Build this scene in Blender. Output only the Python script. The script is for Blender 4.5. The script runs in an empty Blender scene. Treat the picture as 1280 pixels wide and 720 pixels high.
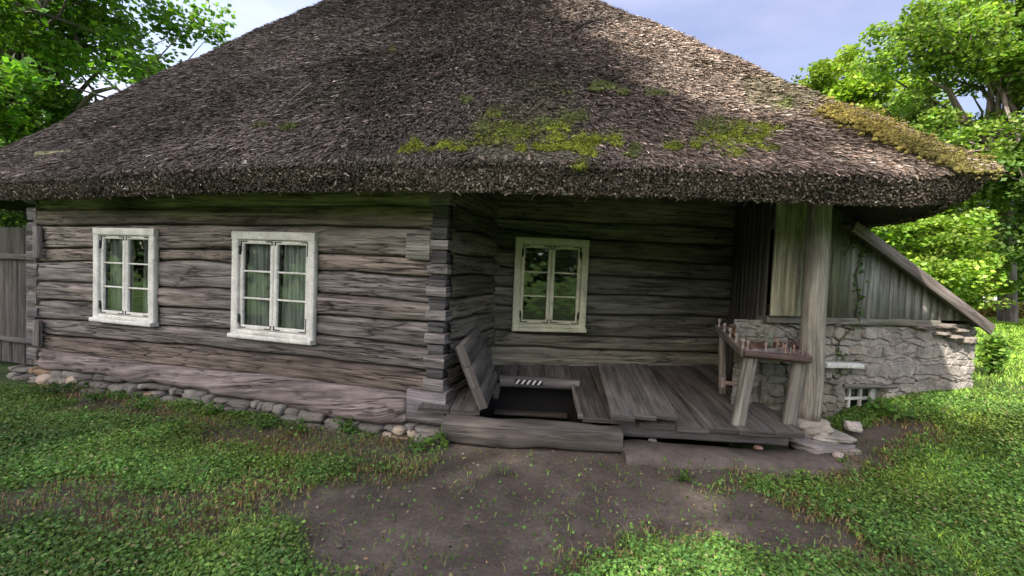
import bpy, math, random
import numpy as np
random.seed(7); RNG=np.random.default_rng(11)
S=bpy.context.scene; COL=S.collection
D=math.radians
# ---------------------------------------------------------------- camera maths
F=565.0; YAW=D(15.8); PIT=D(2.23); ROL=D(2.37)
CAM=np.array([0,0,1.6])
R0=np.array([math.cos(YAW),math.sin(YAW),0]);F0=np.array([-math.sin(YAW),math.cos(YAW),0]);U0=np.array([0,0,1.])
FW=F0*math.cos(PIT)-U0*math.sin(PIT);UU=U0*math.cos(PIT)+F0*math.sin(PIT)
XR=math.cos(ROL)*R0+math.sin(ROL)*UU; UP=math.cos(ROL)*UU-math.sin(ROL)*R0
def ray(px,py): return FW+XR*((px-640)/F)-UP*((py-360)/F)
def at_z(px,py,z): d=ray(px,py); return CAM+d*((z-CAM[2])/d[2])
def at_p(px,py,P,N):
    d=ray(px,py); P=np.array(P,float);N=np.array(N,float); return CAM+d*(np.dot(P-CAM,N)/np.dot(d,N))
def at_d(px,py,Z): return CAM+ray(px,py)*Z
def projn(P):
    v=P-CAM; Z=v@FW; return 640+F*(v@XR)/Z, 360-F*(v@UP)/Z, Z
# ---------------------------------------------------------------- noise
def _h(ix,iy,seed):
    n=(ix.astype(np.int64)*374761393+iy.astype(np.int64)*668265263+seed*974711)&0x7fffffff
    n=((n^(n>>13))*1274126177)&0x7fffffff
    return ((n^(n>>16))&0xffff)/65535.0
def vn(x,y,seed=0):
    x=np.asarray(x,float);y=np.asarray(y,float)
    ix=np.floor(x);iy=np.floor(y);fx=x-ix;fy=y-iy
    fx=fx*fx*(3-2*fx);fy=fy*fy*(3-2*fy)
    a=_h(ix,iy,seed);b=_h(ix+1,iy,seed);c=_h(ix,iy+1,seed);d=_h(ix+1,iy+1,seed)
    return (a*(1-fx)+b*fx)*(1-fy)+(c*(1-fx)+d*fx)*fy
def fbm(x,y,seed=0,o=4):
    s=0;a=.5;t=0
    for i in range(o):
        s=s+a*vn(np.asarray(x)*2**i,np.asarray(y)*2**i,seed+i*17);t+=a;a*=.5
    return s/t-.5
def sst(a,b,x): t=np.clip((x-a)/(b-a),0,1); return t*t*(3-2*t)
# ---------------------------------------------------------------- objects
def tag(o,label=None,cat=None,group=None,kind=None):
    if label: o['label']=label
    if cat: o['category']=cat
    if group: o['group']=group
    if kind: o['kind']=kind
    return o
def empty(name,loc,label=None,cat=None,group=None,kind=None):
    o=bpy.data.objects.new(name,None); COL.objects.link(o); o.location=[float(c) for c in loc]; o.empty_display_size=.2
    return tag(o,label,cat,group,kind)
class MB:
    def __init__(s): s.v=[];s.f3=[];s.f4=[];s.c=[];s.u=[];s.n=0
    def add(s,V,q=None,t=None,col=(1,1,1),uv=None):
        V=np.asarray(V,float).reshape(-1,3);n=len(V)
        s.v.append(V)
        c=np.asarray(col,float)
        if c.ndim==1: c=np.tile(c[:3],(n,1))
        s.c.append(c[:,:3])
        s.u.append(np.zeros((n,3)) if uv is None else np.asarray(uv,float))
        if q is not None and len(q): s.f4.append(np.asarray(q,np.int64)+s.n)
        if t is not None and len(t): s.f3.append(np.asarray(t,np.int64)+s.n)
        s.n+=n
    def build(s,name,mat,parent=None,smooth=False,mats=None):
        V=np.concatenate(s.v);C=np.concatenate(s.c);U=np.concatenate(s.u)
        f4=np.concatenate(s.f4) if s.f4 else np.zeros((0,4),int)
        f3=np.concatenate(s.f3) if s.f3 else np.zeros((0,3),int)
        me=bpy.data.meshes.new(name)
        if parent is not None:
            pl=np.array(world_loc(parent)); V=V-pl
        me.vertices.add(len(V)); me.vertices.foreach_set('co',V.astype(np.float32).ravel())
        nl=len(f4)*4+len(f3)*3
        me.loops.add(nl); me.loops.foreach_set('vertex_index',np.concatenate([f4.ravel(),f3.ravel()]).astype(np.int32))
        me.polygons.add(len(f4)+len(f3))
        st=np.concatenate([np.arange(len(f4))*4,len(f4)*4+np.arange(len(f3))*3]).astype(np.int32)
        me.polygons.foreach_set('loop_start',st)
        me.update(calc_edges=True)
        if smooth: me.polygons.foreach_set('use_smooth',np.ones(len(st),bool))
        a=me.attributes.new('Col','FLOAT_COLOR','POINT'); a.data.foreach_set('color',np.c_[C,np.ones(len(C))].astype(np.float32).ravel())
        a=me.attributes.new('UVm','FLOAT_VECTOR','POINT'); a.data.foreach_set('vector',U.astype(np.float32).ravel())
        me.materials.append(mat); me.validate()
        o=bpy.data.objects.new(name,me); COL.objects.link(o)
        if parent is not None: o.parent=parent
        return o
def world_loc(o):
    l=np.zeros(3)
    while o is not None: l=l+np.array(o.location); o=o.parent
    return l
# ---------------------------------------------------------------- primitives into MB
def unit(v): v=np.asarray(v,float); return v/np.linalg.norm(v)
def beam(mb,a,b,w,h,up=(0,0,1),col=(.2,.19,.18),ch=.006,n=None,jit=.003,seed=None,vary=.12,uid=None,ends=True):
    """sawn/hewn timber from a to b, w across, h along 'up', chamfered edges"""
    a=np.array(a,float);b=np.array(b,float);L=np.linalg.norm(b-a);d=(b-a)/L
    up=np.array(up,float);sd=unit(np.cross(d,up));up=unit(np.cross(sd,d))
    if n is None: n=max(2,int(L/.12)+1)
    seed=random.randint(0,9999) if seed is None else seed
    uid=random.random()*50 if uid is None else uid
    ch=min(ch,w*.3,h*.3);x=w/2;y=h/2
    sec=np.array([(-x+ch,-y),(x-ch,-y),(x,-y+ch),(x,y-ch),(x-ch,y),(-x+ch,y),(-x,y-ch),(-x,-y+ch)])
    per=np.concatenate([[0],np.cumsum(np.linalg.norm(np.diff(np.r_[sec,sec[:1]],axis=0),axis=1))])[:8]
    ts=np.linspace(0,1,n);V=[];U=[]
    for i,t in enumerate(ts):
        o=jit*(np.array([vn(t*L*3+k*9.1,k*3.3,seed) for k in range(8)])*2-1)
        o2=jit*(np.array([vn(t*L*3+k*5.1,k*7.3+50,seed) for k in range(8)])*2-1)
        V.append(a+d*(t*L)+np.outer(sec[:,0]+o,sd)+np.outer(sec[:,1]+o2,up))
        U.append(np.c_[np.full(8,t*L),per,np.full(8,uid)])
    V=np.concatenate(V);U=np.concatenate(U);q=[]
    for i in range(n-1):
        for k in range(8):
            q.append((i*8+k,i*8+(k+1)%8,(i+1)*8+(k+1)%8,(i+1)*8+k))
    c=np.array(col)*(1+vary*(random.random()*2-1))
    cc=np.tile(c,(len(V),1))
    mb.add(V,q=q,col=cc,uv=U)
    if ends:
        for (i,rev) in ((0,True),(n-1,False)):
            E=V[i*8:i*8+8]; Ux=np.c_[sec[:,0]*.3,sec[:,1],np.full(8,uid+3)]
            qs=[(0,1,2,3),(0,3,4,7),(4,5,6,7)]
            if rev: qs=[tuple(reversed(z)) for z in qs]
            mb.add(E,q=qs,col=c*.85,uv=Ux)
def tube(mb,pts,rad,col=(.1,.08,.06),k=8,cap=True,rough=0,seed=0,uid=0):
    pts=np.array(pts,float);n=len(pts);rad=np.broadcast_to(np.asarray(rad,float),(n,))
    V=[];U=[];L=0
    d0=unit(pts[1]-pts[0]);ref=np.array([0,0,1.]) if abs(d0[2])<.9 else np.array([1.,0,0])
    for i in range(n):
        d=unit(pts[min(i+1,n-1)]-pts[max(i-1,0)]);s=unit(np.cross(d,ref));u=np.cross(s,d)
        if i: L+=np.linalg.norm(pts[i]-pts[i-1])
        an=np.arange(k)*2*math.pi/k
        r=rad[i]*(1+rough*(vn(an*1.5,np.full(k,L*2.),seed)*2-1))
        V.append(pts[i]+np.outer(np.cos(an)*r,s)+np.outer(np.sin(an)*r,u))
        U.append(np.c_[np.full(k,L),an*rad[i],np.full(k,uid)])
    V=np.concatenate(V);U=np.concatenate(U)
    q=[(i*k+j,i*k+(j+1)%k,(i+1)*k+(j+1)%k,(i+1)*k+j) for i in range(n-1) for j in range(k)]
    t=[]
    if cap:
        V=np.r_[V,[pts[0]],[pts[-1]]];U=np.r_[U,[[0,0,uid]],[[L,0,uid]]];c0=n*k
        t=[(c0,(j+1)%k,j) for j in range(k)]+[(c0+1,(n-1)*k+j,(n-1)*k+(j+1)%k) for j in range(k)]
    mb.add(V,q=q,t=t,col=col,uv=U)
def icos(sub=2):
    t=(1+5**.5)/2
    v=[(-1,t,0),(1,t,0),(-1,-t,0),(1,-t,0),(0,-1,t),(0,1,t),(0,-1,-t),(0,1,-t),(t,0,-1),(t,0,1),(-t,0,-1),(-t,0,1)]
    f=[(0,11,5),(0,5,1),(0,1,7),(0,7,10),(0,10,11),(1,5,9),(5,11,4),(11,10,2),(10,7,6),(7,1,8),(3,9,4),(3,4,2),(3,2,6),(3,6,8),(3,8,9),(4,9,5),(2,4,11),(6,2,10),(8,6,7),(9,8,1)]
    v=[unit(x) for x in v]
    for _ in range(sub):
        c={};nf=[]
        def m(a,b):
            k=(min(a,b),max(a,b))
            if k not in c: c[k]=len(v); v.append(unit(v[a]+v[b]))
            return c[k]
        for a,b,d in f:
            x,y,z=m(a,b),m(b,d),m(d,a); nf+=[(a,x,z),(b,y,x),(d,z,y),(x,y,z)]
        f=nf
    return np.array(v),np.array(f)
IC1=icos(1);IC2=icos(2);IC3=icos(3)
def stone(mb,c,r,rz=0,col=(.25,.24,.22),seed=0,boxy=.5,ic=IC2):
    V,T=ic; V=V.copy()
    m=np.max(np.abs(V),axis=1,keepdims=True); V=V*(1-boxy)+V/m*boxy*.85
    V*=1+.22*(vn(V[:,0]*1.7+seed*3.1,V[:,1]*1.7+V[:,2]*2.3,seed)[:,None]-.5)*2*.6+.17*(vn(V[:,0]*4+seed,V[:,1]*6+V[:,2]*5,seed)[:,None]-.5)
    V=V*np.array(r);cz,sz=math.cos(rz),math.sin(rz)
    V=np.c_[V[:,0]*cz-V[:,1]*sz,V[:,0]*sz+V[:,1]*cz,V[:,2]]+np.array(c)
    mb.add(V,t=T,col=col,uv=np.c_[V[:,0],V[:,2],V[:,1]+seed])
def poly_prism(mb,pts,thick,nrm,col=(.2,.2,.2),uvd=None,uid=0):
    """flat polygon (convex) extruded along nrm by thick"""
    P=np.array(pts,float);n=len(P);N=unit(nrm)*thick
    V=np.r_[P,P+N];ux=unit(uvd if uvd is not None else P[1]-P[0]);uy=unit(np.cross(nrm,ux))
    U=np.c_[V@ux,V@uy,np.full(2*n,uid)]
    t=[(0,i+1,i) for i in range(1,n-1)]+[(n,n+i,n+i+1) for i in range(1,n-1)]
    q=[(i,(i+1)%n,n+(i+1)%n,n+i) for i in range(n)]
    mb.add(V,q=q,t=t,col=col,uv=U)
# ---------------------------------------------------------------- materials
class NT:
    def __init__(s,name):
        s.m=bpy.data.materials.new(name); s.m.use_nodes=True; s.t=s.m.node_tree; s.t.nodes.clear()
        s.out=s.t.nodes.new('ShaderNodeOutputMaterial')
    def n(s,k,**kw):
        x=s.t.nodes.new(k)
        for a,b in kw.items(): setattr(x,a,b)
        return x
    def l(s,a,b): s.t.links.new(a,b)
    def attr(s,nm): return s.n('ShaderNodeAttribute',attribute_name=nm)
    def mapv(s,src,sc,loc=(0,0,0)):
        m=s.n('ShaderNodeMapping'); m.inputs['Scale'].default_value=sc; m.inputs['Location'].default_value=loc; s.l(src,m.inputs[0]); return m.outputs[0]
    def noise(s,vec,scale=1,det=4,rough=.6):
        m=s.n('ShaderNodeTexNoise'); m.inputs['Scale'].default_value=scale;m.inputs['Detail'].default_value=det;m.inputs['Roughness'].default_value=rough
        s.l(vec,m.inputs['Vector']); return m.outputs['Fac']
    def rng(s,v,a,b,c,d):
        m=s.n('ShaderNodeMapRange'); s.l(v,m.inputs[0])
        for i,x in enumerate((a,b,c,d)): m.inputs[i+1].default_value=x
        return m.outputs[0]
    def mth(s,op,a,b=None):
        m=s.n('ShaderNodeMath',operation=op)
        for i,x in enumerate((a,b)):
            if x is None: continue
            if isinstance(x,(int,float)): m.inputs[i].default_value=x
            else: s.l(x,m.inputs[i])
        return m.outputs[0]
    def scalecol(s,col,f):
        m=s.n('ShaderNodeVectorMath',operation='SCALE'); s.l(col,m.inputs[0]); s.l(f,m.inputs['Scale']); return m.outputs[0]
    def mix(s,f,a,b):
        m=s.n('ShaderNodeMix',data_type='RGBA')
        for i,x in ((0,f),(6,a),(7,b)):
            if isinstance(x,tuple): m.inputs[i].default_value=x+(1,)
            elif isinstance(x,(int,float)): m.inputs[i].default_value=x
            else: s.l(x,m.inputs[i])
        return m.outputs[2]
    def bump(s,h,st=.5,dist=.01):
        m=s.n('ShaderNodeBump'); m.inputs['Strength'].default_value=st;m.inputs['Distance'].default_value=dist; s.l(h,m.inputs['Height']); return m.outputs[0]
    def bsdf(s,col,rough=.9,bump=None,spec=.25):
        p=s.n('ShaderNodeBsdfPrincipled')
        if isinstance(col,tuple): p.inputs['Base Color'].default_value=col+(1,)
        else: s.l(col,p.inputs['Base Color'])
        if isinstance(rough,(int,float)): p.inputs['Roughness'].default_value=rough
        else: s.l(rough,p.inputs['Roughness'])
        p.inputs['Specular IOR Level'].default_value=spec
        if bump is not None: s.l(bump,p.inputs['Normal'])
        s.l(p.outputs[0],s.out.inputs[0]); return p
def mat_wood(name,crack=.6,fibre=1.0,blotch=1.0,bs=.8,green=.0):
    k=NT(name);u=k.attr('UVm').outputs['Vector'];c=k.attr('Col').outputs['Color']
    fine=k.noise(k.mapv(u,(2.2,95,1)),1,6,.7)
    mid=k.noise(k.mapv(u,(.9,22,1)),1,5,.65)
    blo=k.noise(k.mapv(u,(1.6,7,1)),1,5,.65)
    cr=k.noise(k.mapv(u,(.75,26,1),(3,7,1)),1,3,.55)
    cr=k.mth('ABSOLUTE',k.mth('SUBTRACT',cr,.5)); crm=k.rng(cr,0,.022,1,0)
    gate=k.rng(k.noise(k.mapv(u,(1.1,6,1),(9,1,4)),1,2,.5),.42,.52,0,1); crm=k.mth('MULTIPLY',crm,gate)
    f=k.mth('MULTIPLY',k.rng(fine,.25,.75,1-.38*fibre,1+.42*fibre),k.rng(mid,.28,.72,.5,1.55))
    f=k.mth('MULTIPLY',f,k.rng(blo,.3,.7,1-.5*blotch,1+.5*blotch))
    f=k.mth('MULTIPLY',f,k.rng(crm,0,1,1,1-crack))
    col=k.scalecol(c,f)
    if green>0:
        g=k.rng(k.noise(k.mapv(u,(1.1,2.5,1),(5,5,5)),1,5,.6),.45,.75,0,green); col=k.mix(g,col,(.07,.08,.035))
    h=k.mth('ADD',k.mth('MULTIPLY',fine,.5),k.mth('SUBTRACT',k.mth('MULTIPLY',mid,.9),k.mth('MULTIPLY',crm,1.2)))
    k.bsdf(col,.88,k.bump(h,bs,.012)); return k.m
def mat_col(name,rough=.9,nscale=30,amt=.3,bs=.5,dist=.01,big=2.5,bigamt=.3,spec=.25):
    k=NT(name);c=k.attr('Col').outputs['Color'];o=k.n('ShaderNodeTexCoord').outputs['Object']
    a=k.noise(o,nscale,5,.65);b=k.noise(o,big,4,.6)
    f=k.mth('MULTIPLY',k.rng(a,.25,.75,1-amt,1+amt),k.rng(b,.3,.7,1-bigamt,1+bigamt))
    k.bsdf(k.scalecol(c,f),rough,k.bump(a,bs,dist),spec); return k.m
def mat_leaf(name,trans=.35,rough=.5,spec=.3):
    k=NT(name);c=k.attr('Col').outputs['Color']
    p=k.n('ShaderNodeBsdfPrincipled');k.l(c,p.inputs['Base Color']);p.inputs['Roughness'].default_value=rough;p.inputs['Specular IOR Level'].default_value=spec
    t=k.n('ShaderNodeBsdfTranslucent')
    sc=k.n('ShaderNodeVectorMath',operation='MULTIPLY');k.l(c,sc.inputs[0]);sc.inputs[1].default_value=(1.4,1.65,.65);k.l(sc.outputs[0],t.inputs[0])
    m=k.n('ShaderNodeMixShader');m.inputs[0].default_value=trans;k.l(p.outputs[0],m.inputs[1]);k.l(t.outputs[0],m.inputs[2]);k.l(m.outputs[0],k.out.inputs[0]);return k.m
M={}
M['log']=mat_wood('weathered_log',.8,1,1,.9)
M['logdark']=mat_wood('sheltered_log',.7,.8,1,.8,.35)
M['plank']=mat_wood('worn_plank',.7,.7,.8,.5)
M['board']=mat_wood('grey_board',.6,.8,.8,.6,.15)
M['bark']=mat_wood('bark',.6,1.2,1,1.0)
M['paint']=mat_col('white_paint',.7,45,.22,.5,.004,6,.22,.3)
M['stone']=mat_col('rubble_stone',.95,45,.28,.8,.012,6,.3)
M['rubble']=mat_col('rubble_wall',.95,38,.3,1,.02,3,.25)
M['iron']=mat_col('black_iron',.6,60,.3,.3,.003)
M['thatch']=mat_col('thatch_reed',.95,55,.45,1,.03,1.2,.28)
M['moss']=mat_col('moss',1,90,.5,1,.02,8,.3)
M['leaf']=mat_leaf('tree_leaf',.42); M['herb']=mat_leaf('lawn_herb',.25,.55,.2)
M['cloth']=mat_col('curtain_cloth',.95,80,.1,.2,.002,5,.15)
M['white']=mat_col('tape',.6,50,.05,.1,.002)
def mat_glass():
    k=NT('window_glass');o=k.n('ShaderNodeTexCoord').outputs['Object']
    w=k.noise(o,3.0,2,.5);b=k.bump(w,.6,.03)
    g=k.n('ShaderNodeBsdfGlossy');g.inputs['Roughness'].default_value=.03;g.inputs['Color'].default_value=(.95,.97,.95,1);k.l(b,g.inputs['Normal'])
    t=k.n('ShaderNodeBsdfTransparent');t.inputs[0].default_value=(.72,.78,.74,1)
    f=k.n('ShaderNodeFresnel');f.inputs['IOR'].default_value=1.75;k.l(b,f.inputs['Normal'])
    m=k.n('ShaderNodeMixShader');k.l(f.outputs[0],m.inputs[0]);k.l(t.outputs[0],m.inputs[1]);k.l(g.outputs[0],m.inputs[2]);k.l(m.outputs[0],k.out.inputs[0]);return k.m
M['glass']=mat_glass()
def mat_soil():
    k=NT('ground_earth');c=k.attr('Col').outputs['Color'];o=k.n('ShaderNodeTexCoord').outputs['Object']
    a=k.noise(o,3,6,.65);b=k.noise(o,28,6,.7);d=k.noise(o,130,4,.7)
    f=k.mth('MULTIPLY',k.rng(a,.3,.7,.75,1.28),k.rng(b,.3,.7,.72,1.28));f=k.mth('MULTIPLY',f,k.rng(d,.3,.7,.8,1.2))
    h=k.mth('ADD',k.mth('MULTIPLY',b,1.),k.mth('MULTIPLY',d,.35))
    k.bsdf(k.scalecol(c,f),.95,k.bump(h,.8,.02),.15); return k.m
M['soil']=mat_soil()
# ---------------------------------------------------------------- layout frames
WY=4.24
XL=-8.05;XC=-1.88
A=np.array([-1.94,5.74,0]);B=np.array([1.12,7.07,0]);BD=unit(B-A);BN=np.array([BD[1],-BD[0],0])   # recess back wall
SP=np.array([1.30,5.543,0]);SD=unit(np.array([.885,.465,0]));SN=np.array([SD[1],-SD[0],0])        # shed front
DO=np.array([-1.73,4.02,0]);EX=unit(np.array([3.25,.74,0]));EY=np.array([-EX[1],EX[0],0])          # porch floor
def dk(a,b,dz=0): p=DO+EX*a+EY*b; return np.array([p[0],p[1],.2+.07*b+dz])
def hgt(x,y):
    x=np.asarray(x,float);y=np.asarray(y,float)
    h=-.12+.04*fbm(x*.5,y*.5,3)-.035*sst(-1.6,-2.8,x)*sst(1.5,3.5,y)
    la_=(x-DO[0])*EX[0]+(y-DO[1])*EX[1];lb_2=(x-DO[0])*EY[0]+(y-DO[1])*EY[1]
    h=h+.07*np.exp(-((lb_2+.1)/.55)**2)*sst(-.5,.1,la_)*sst(4.6,3.6,la_)
    u=(x-2.0)*.885+(y-5.9)*.465
    rise=.45*sst(-.2,2.6,(x-1.6)*.8+(y-4.5)*.35)*sst(2.5,6.0,y)
    h=h+rise
    far=np.sqrt((x)**2+(y-5)**2)
    return h+.15*fbm(x*.08,y*.08,9)*sst(12,25,far)
def pts_world(l,z=-.1): return np.array([at_z(a,b,z)[:2] for a,b in l])
SOILP=[pts_world(p) for p in (
 [(560,548),(700,566),(1055,572),(1085,560),(1110,545),(1130,560),(1050,590),(900,592),(905,618),(1040,652),(1070,690),(960,690),(860,640),(820,672),(740,690),(650,730),(510,730),(430,690),(350,655),(345,620),(430,600),(520,590),(560,575)],
 [(150,612),(330,598),(350,625),(330,660),(230,668),(160,640)],
 [(-40,608),(90,606),(160,622),(120,645),(-40,640)],
 [(60,478),(200,505),(330,525),(500,545),(560,548),(540,590),(460,560),(300,540),(100,500)])]
def pdist(poly,x,y):
    x=x.ravel();y=y.ravel();n=len(poly);ins=np.zeros(len(x),bool);dm=np.full(len(x),1e9)
    for i in range(n):
        x1,y1=poly[i];x2,y2=poly[(i+1)%n]
        c=((y1>y)!=(y2>y))&(x<(x2-x1)*(y-y1)/((y2-y1)+1e-12)+x1);ins^=c
        dx,dy=x2-x1,y2-y1;t=np.clip(((x-x1)*dx+(y-y1)*dy)/(dx*dx+dy*dy+1e-12),0,1)
        dm=np.minimum(dm,np.hypot(x-x1-t*dx,y-y1-t*dy))
    return np.where(ins,dm,-dm)
def soilmask(x,y):
    x=np.asarray(x,float);y=np.asarray(y,float);sh=x.shape
    w=[1,.75,.8,.85];m=np.zeros(x.size)
    nz=.75*fbm(x.ravel()*1.8,y.ravel()*1.8,5,7)+.45*fbm(x.ravel()*7,y.ravel()*7,15,4)
    for p,k in zip(SOILP,w):
        d=pdist(p,x,y)+nz; m=np.maximum(m,k*sst(-.38,.10,d))
    return m.reshape(sh)
# ---------------------------------------------------------------- ground
def grid_axis(a,b,n,c0,c1,dens):
    # finer between c0..c1
    xs=np.linspace(0,1,4001);X=a+(b-a)*xs;w=np.where((X>c0)&(X<c1),dens,1.0)
    d=np.maximum(0,np.maximum(c0-X,X-c1));w=1+(dens-1)*np.exp(-d/3.)
    cw=np.cumsum(w);cw=(cw-cw[0])/(cw[-1]-cw[0]);return np.interp(np.linspace(0,1,n),cw,X)
gx=grid_axis(-220,260,520,-9,6,90);gy=grid_axis(-160,320,420,1,8,90)
X,Y=np.meshgrid(gx,gy);Z=hgt(X,Y)
sm=soilmask(X,Y)
Z=Z-.02*sm+.035*fbm(X*3,Y*3,21,5)*sst(12,6,np.hypot(X,Y-4))
la=(X-DO[0])*EX[0]+(Y-DO[1])*EX[1];lb=(X-DO[0])*EY[0]+(Y-DO[1])*EY[1]
inside=((la>.12)&(la<3.0)&(lb>.22))|((Y>4.6)&(X>-7.8)&(X<-2.1)); inside&=(Y<12)&(X<1.6)
Z=np.where(inside,-2.2,Z)
cs=np.array([.080,.065,.052]);cg=np.array([.040,.062,.018]);cf=np.array([.075,.15,.025])
damp=fbm(X*1.2,Y*1.2,31)[...,None]
C=cs*(1+1.0*damp+.8*fbm(X*5,Y*5,35,4)[...,None])*sm[...,None]+(1-sm[...,None])*(cg*(1+.8*damp))
farw=sst(9,16,np.hypot(X,Y))[...,None];C=C*(1-farw)+farw*cf*(1+.5*damp)
ny,nx=X.shape;idx=np.arange(nx*ny).reshape(ny,nx)
mb=MB();mb.add(np.c_[X.ravel(),Y.ravel(),Z.ravel()],q=np.c_[idx[:-1,:-1].ravel(),idx[:-1,1:].ravel(),idx[1:,1:].ravel(),idx[1:,:-1].ravel()],col=C.reshape(-1,3))
g=mb.build('ground',M['soil'],smooth=True);tag(g,kind='structure')
# ---------------------------------------------------------------- log walls
HOUSE=empty('log_house',(-4,7,0),'old grey log farmhouse with a steep mossy thatched roof and open porch','house')
def log_wall(name,P,Dr,N,L,bounds,mat,zlo,zhi,depth=.055,ds=.018,dz=.0045,col=(.17,.155,.15),seed=0,holes=(),tint=None,parent=HOUSE,top_green=0,label=None):
    """heightfield of hewn logs. bounds: list of (svals,zvals) from top down"""
    s=np.linspace(0,L,max(2,int(L/ds)));z=np.linspace(zlo,zhi,max(2,int((zhi-zlo)/dz)))
    Sg,Zg=np.meshgrid(s,z)
    bz=[]
    for i,(sv,zv) in enumerate(bounds):
        bz.append(np.interp(s,sv,zv)+.022*fbm(s*1.3,s*0+i*7.7,seed+i,3)*2)
    bz=np.array(bz)                                   # nb x ns (descending z)
    nb=len(bz);idx=np.zeros(Sg.shape,int)
    for i in range(nb): idx+= (Zg<bz[i][None,:])
    top=np.vstack([np.full(len(s),zhi+.12)[None],bz]);bot=np.vstack([bz,np.full(len(s),zlo-.1)[None]])
    cidx=np.arange(len(s))[None,:].repeat(len(z),0)
    zt=top[idx,cidx];zb=bot[idx,cidx];t=np.clip((Zg-zb)/(zt-zb+1e-6),0,1);q=np.abs(2*t-1)
    e=np.minimum(Zg-zb,zt-Zg)
    d=depth*(1-q**5)-.05*np.exp(-(np.maximum(e,0)/.009)**2)
    rl=np.random.default_rng(seed+5);lo=rl.random(nb+1)
    d=d+(lo[idx]-.5)*.03
    d+=.028*fbm(Sg*.7,Zg*9+idx*5,seed+1,4)+.012*fbm(Sg*2.2,Zg*38,seed+2,3)
    # long drying checks
    crk=0
    for kk_ in range(3):
        ck=fbm(Sg*(.5+.35*kk_)+idx*11.3,Zg*(6+6*kk_)+idx*3.1+kk_*9,seed+9+kk_,3);crk=crk+np.exp(-(ck/(.010+.004*kk_))**2)*sst(.42,.5,vn(Sg*1.1+kk_*3,idx*3.3,seed+4))
    crk=np.clip(crk,0,1);d-=.016*crk
    # knots
    for _ in range(int(L*6)):
        ks,kz=rl.random()*L,zlo+rl.random()*(zhi-zlo);rr=np.hypot((Sg-ks)/1.4,Zg-kz);d+=.012*np.exp(-(rr/.035)**2)-.02*np.exp(-(rr/.012)**2)
    P=np.array(P,float);V=P+Sg[...,None]*Dr+d[...,None]*N;V[...,2]=Zg
    tn=.65+.7*rl.random(nb+1);warm=rl.random(nb+1)
    c=np.array(col)*tn[idx][...,None]
    c=c*(1+np.array([.10,0,-.10])*(warm[idx][...,None]-.4))
    st=fbm(Sg*.5+3,Zg*.9,seed+33,4)[...,None];c=c*(1+1.0*st)
    kk=np.exp(-(np.maximum(e,0)/.012)**2)[...,None];c=c*(1-.4*kk)*(1-.6*crk[...,None])
    if top_green>0:
        gm=(sst(zhi-.95,zhi-.62,Zg+.25*fbm(Sg,Zg,seed+3))*top_green)[...,None];c=c*(1-gm)+np.array([.205,.195,.105])*gm*(.6+.8*tn[idx][...,None]*.6)
    if tint is not None: c=tint(Sg,Zg,c)
    keep=np.ones(Sg.shape,bool)
    for (s0,s1,z0,z1) in holes: keep&=~((Sg>s0)&(Sg<s1)&(Zg>z0)&(Zg<z1))
    n2=np.arange(Sg.size).reshape(Sg.shape)
    kf=keep[:-1,:-1]&keep[:-1,1:]&keep[1:,1:]&keep[1:,:-1]
    Q=np.c_[n2[:-1,:-1][kf],n2[:-1,1:][kf],n2[1:,1:][kf],n2[1:,:-1][kf]]
    mb=MB();mb.add(V.reshape(-1,3),q=Q,col=np.clip(c,.005,1).reshape(-1,3),uv=np.c_[Sg.ravel(),Zg.ravel(),(idx*3.7+seed).ravel()])
    o=mb.build(name,mat,parent,smooth=True)
    if label: o['label']=label
    return o
xs_=[50,250,400,540]
bl=[(262,260,259,258),(282,281,283,287),(310,312,316,323),(328,325,338,346),(352,360,367,379),(374,386,392,403),(399,409,419,436),(417,432,448,464),(445,461,477,493)]
lb_=[]
for r in bl:
    P_=[at_p(x,y,(0,WY,0),(0,1,0)) for x,y in zip(xs_,r)]
    lb_.append(([p[0]-XL for p in P_],[p[2] for p in P_]))
def soot(Sg,Zg,c):
    # dark smoke stain beneath the eave and greyer wood low down
    a=(np.exp(-((Sg-1.75)/.55)**2)*sst(1.85,2.25,Zg))[...,None]*.75
    return c*(1-a)
def hole(px4,P,N,Dr,O):
    q=[at_p(x,y,P,N) for x,y in px4];sl=[float(np.dot(p-np.array(O,float),Dr)) for p in q];return (min(sl)+.07,max(sl)-.07,min(p[2] for p in q)+.09,max(p[2] for p in q)-.07)
W1=[(121,285),(197,286),(196,408),(121,401)];W2=[(294,290),(396,291),(395,429),(292,422)];W3=[(644,296),(735,300),(731,418),(640,410)]
hl=[hole(w_,(0,WY-.055,0),(0,1,0),np.array([1.,0,0]),(XL,0,0)) for w_ in (W1,W2)]
log_wall('log_wall',(XL,WY,0),np.array([1,0,0.]),np.array([0,-1.,0]),XC-XL-.17,lb_,M['log'],.02,2.95,.04,col=(.18,.152,.13),seed=2,tint=soot,top_green=.95,holes=hl)
def sz_bounds(P,Dr,L,n,zlo,zhi,seed):
    r=np.random.default_rng(seed);zz=np.linspace(zhi,zlo,n+1)[1:-1]+(r.random(n-1)-.5)*.05
    return [([0,L/2,L],[q+(r.random()-.5)*.04 for _ in range(3)]) for q in zz]
# side wall of the recess (faces the porch)
log_wall('log_wall',(XC,WY+.02,0),np.array([0,1.,0]),np.array([1.,0,0]),1.75,sz_bounds(0,0,1.75,12,.1,2.95,3),M['logdark'],.05,2.95,.03,col=(.135,.122,.10),seed=8)
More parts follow.
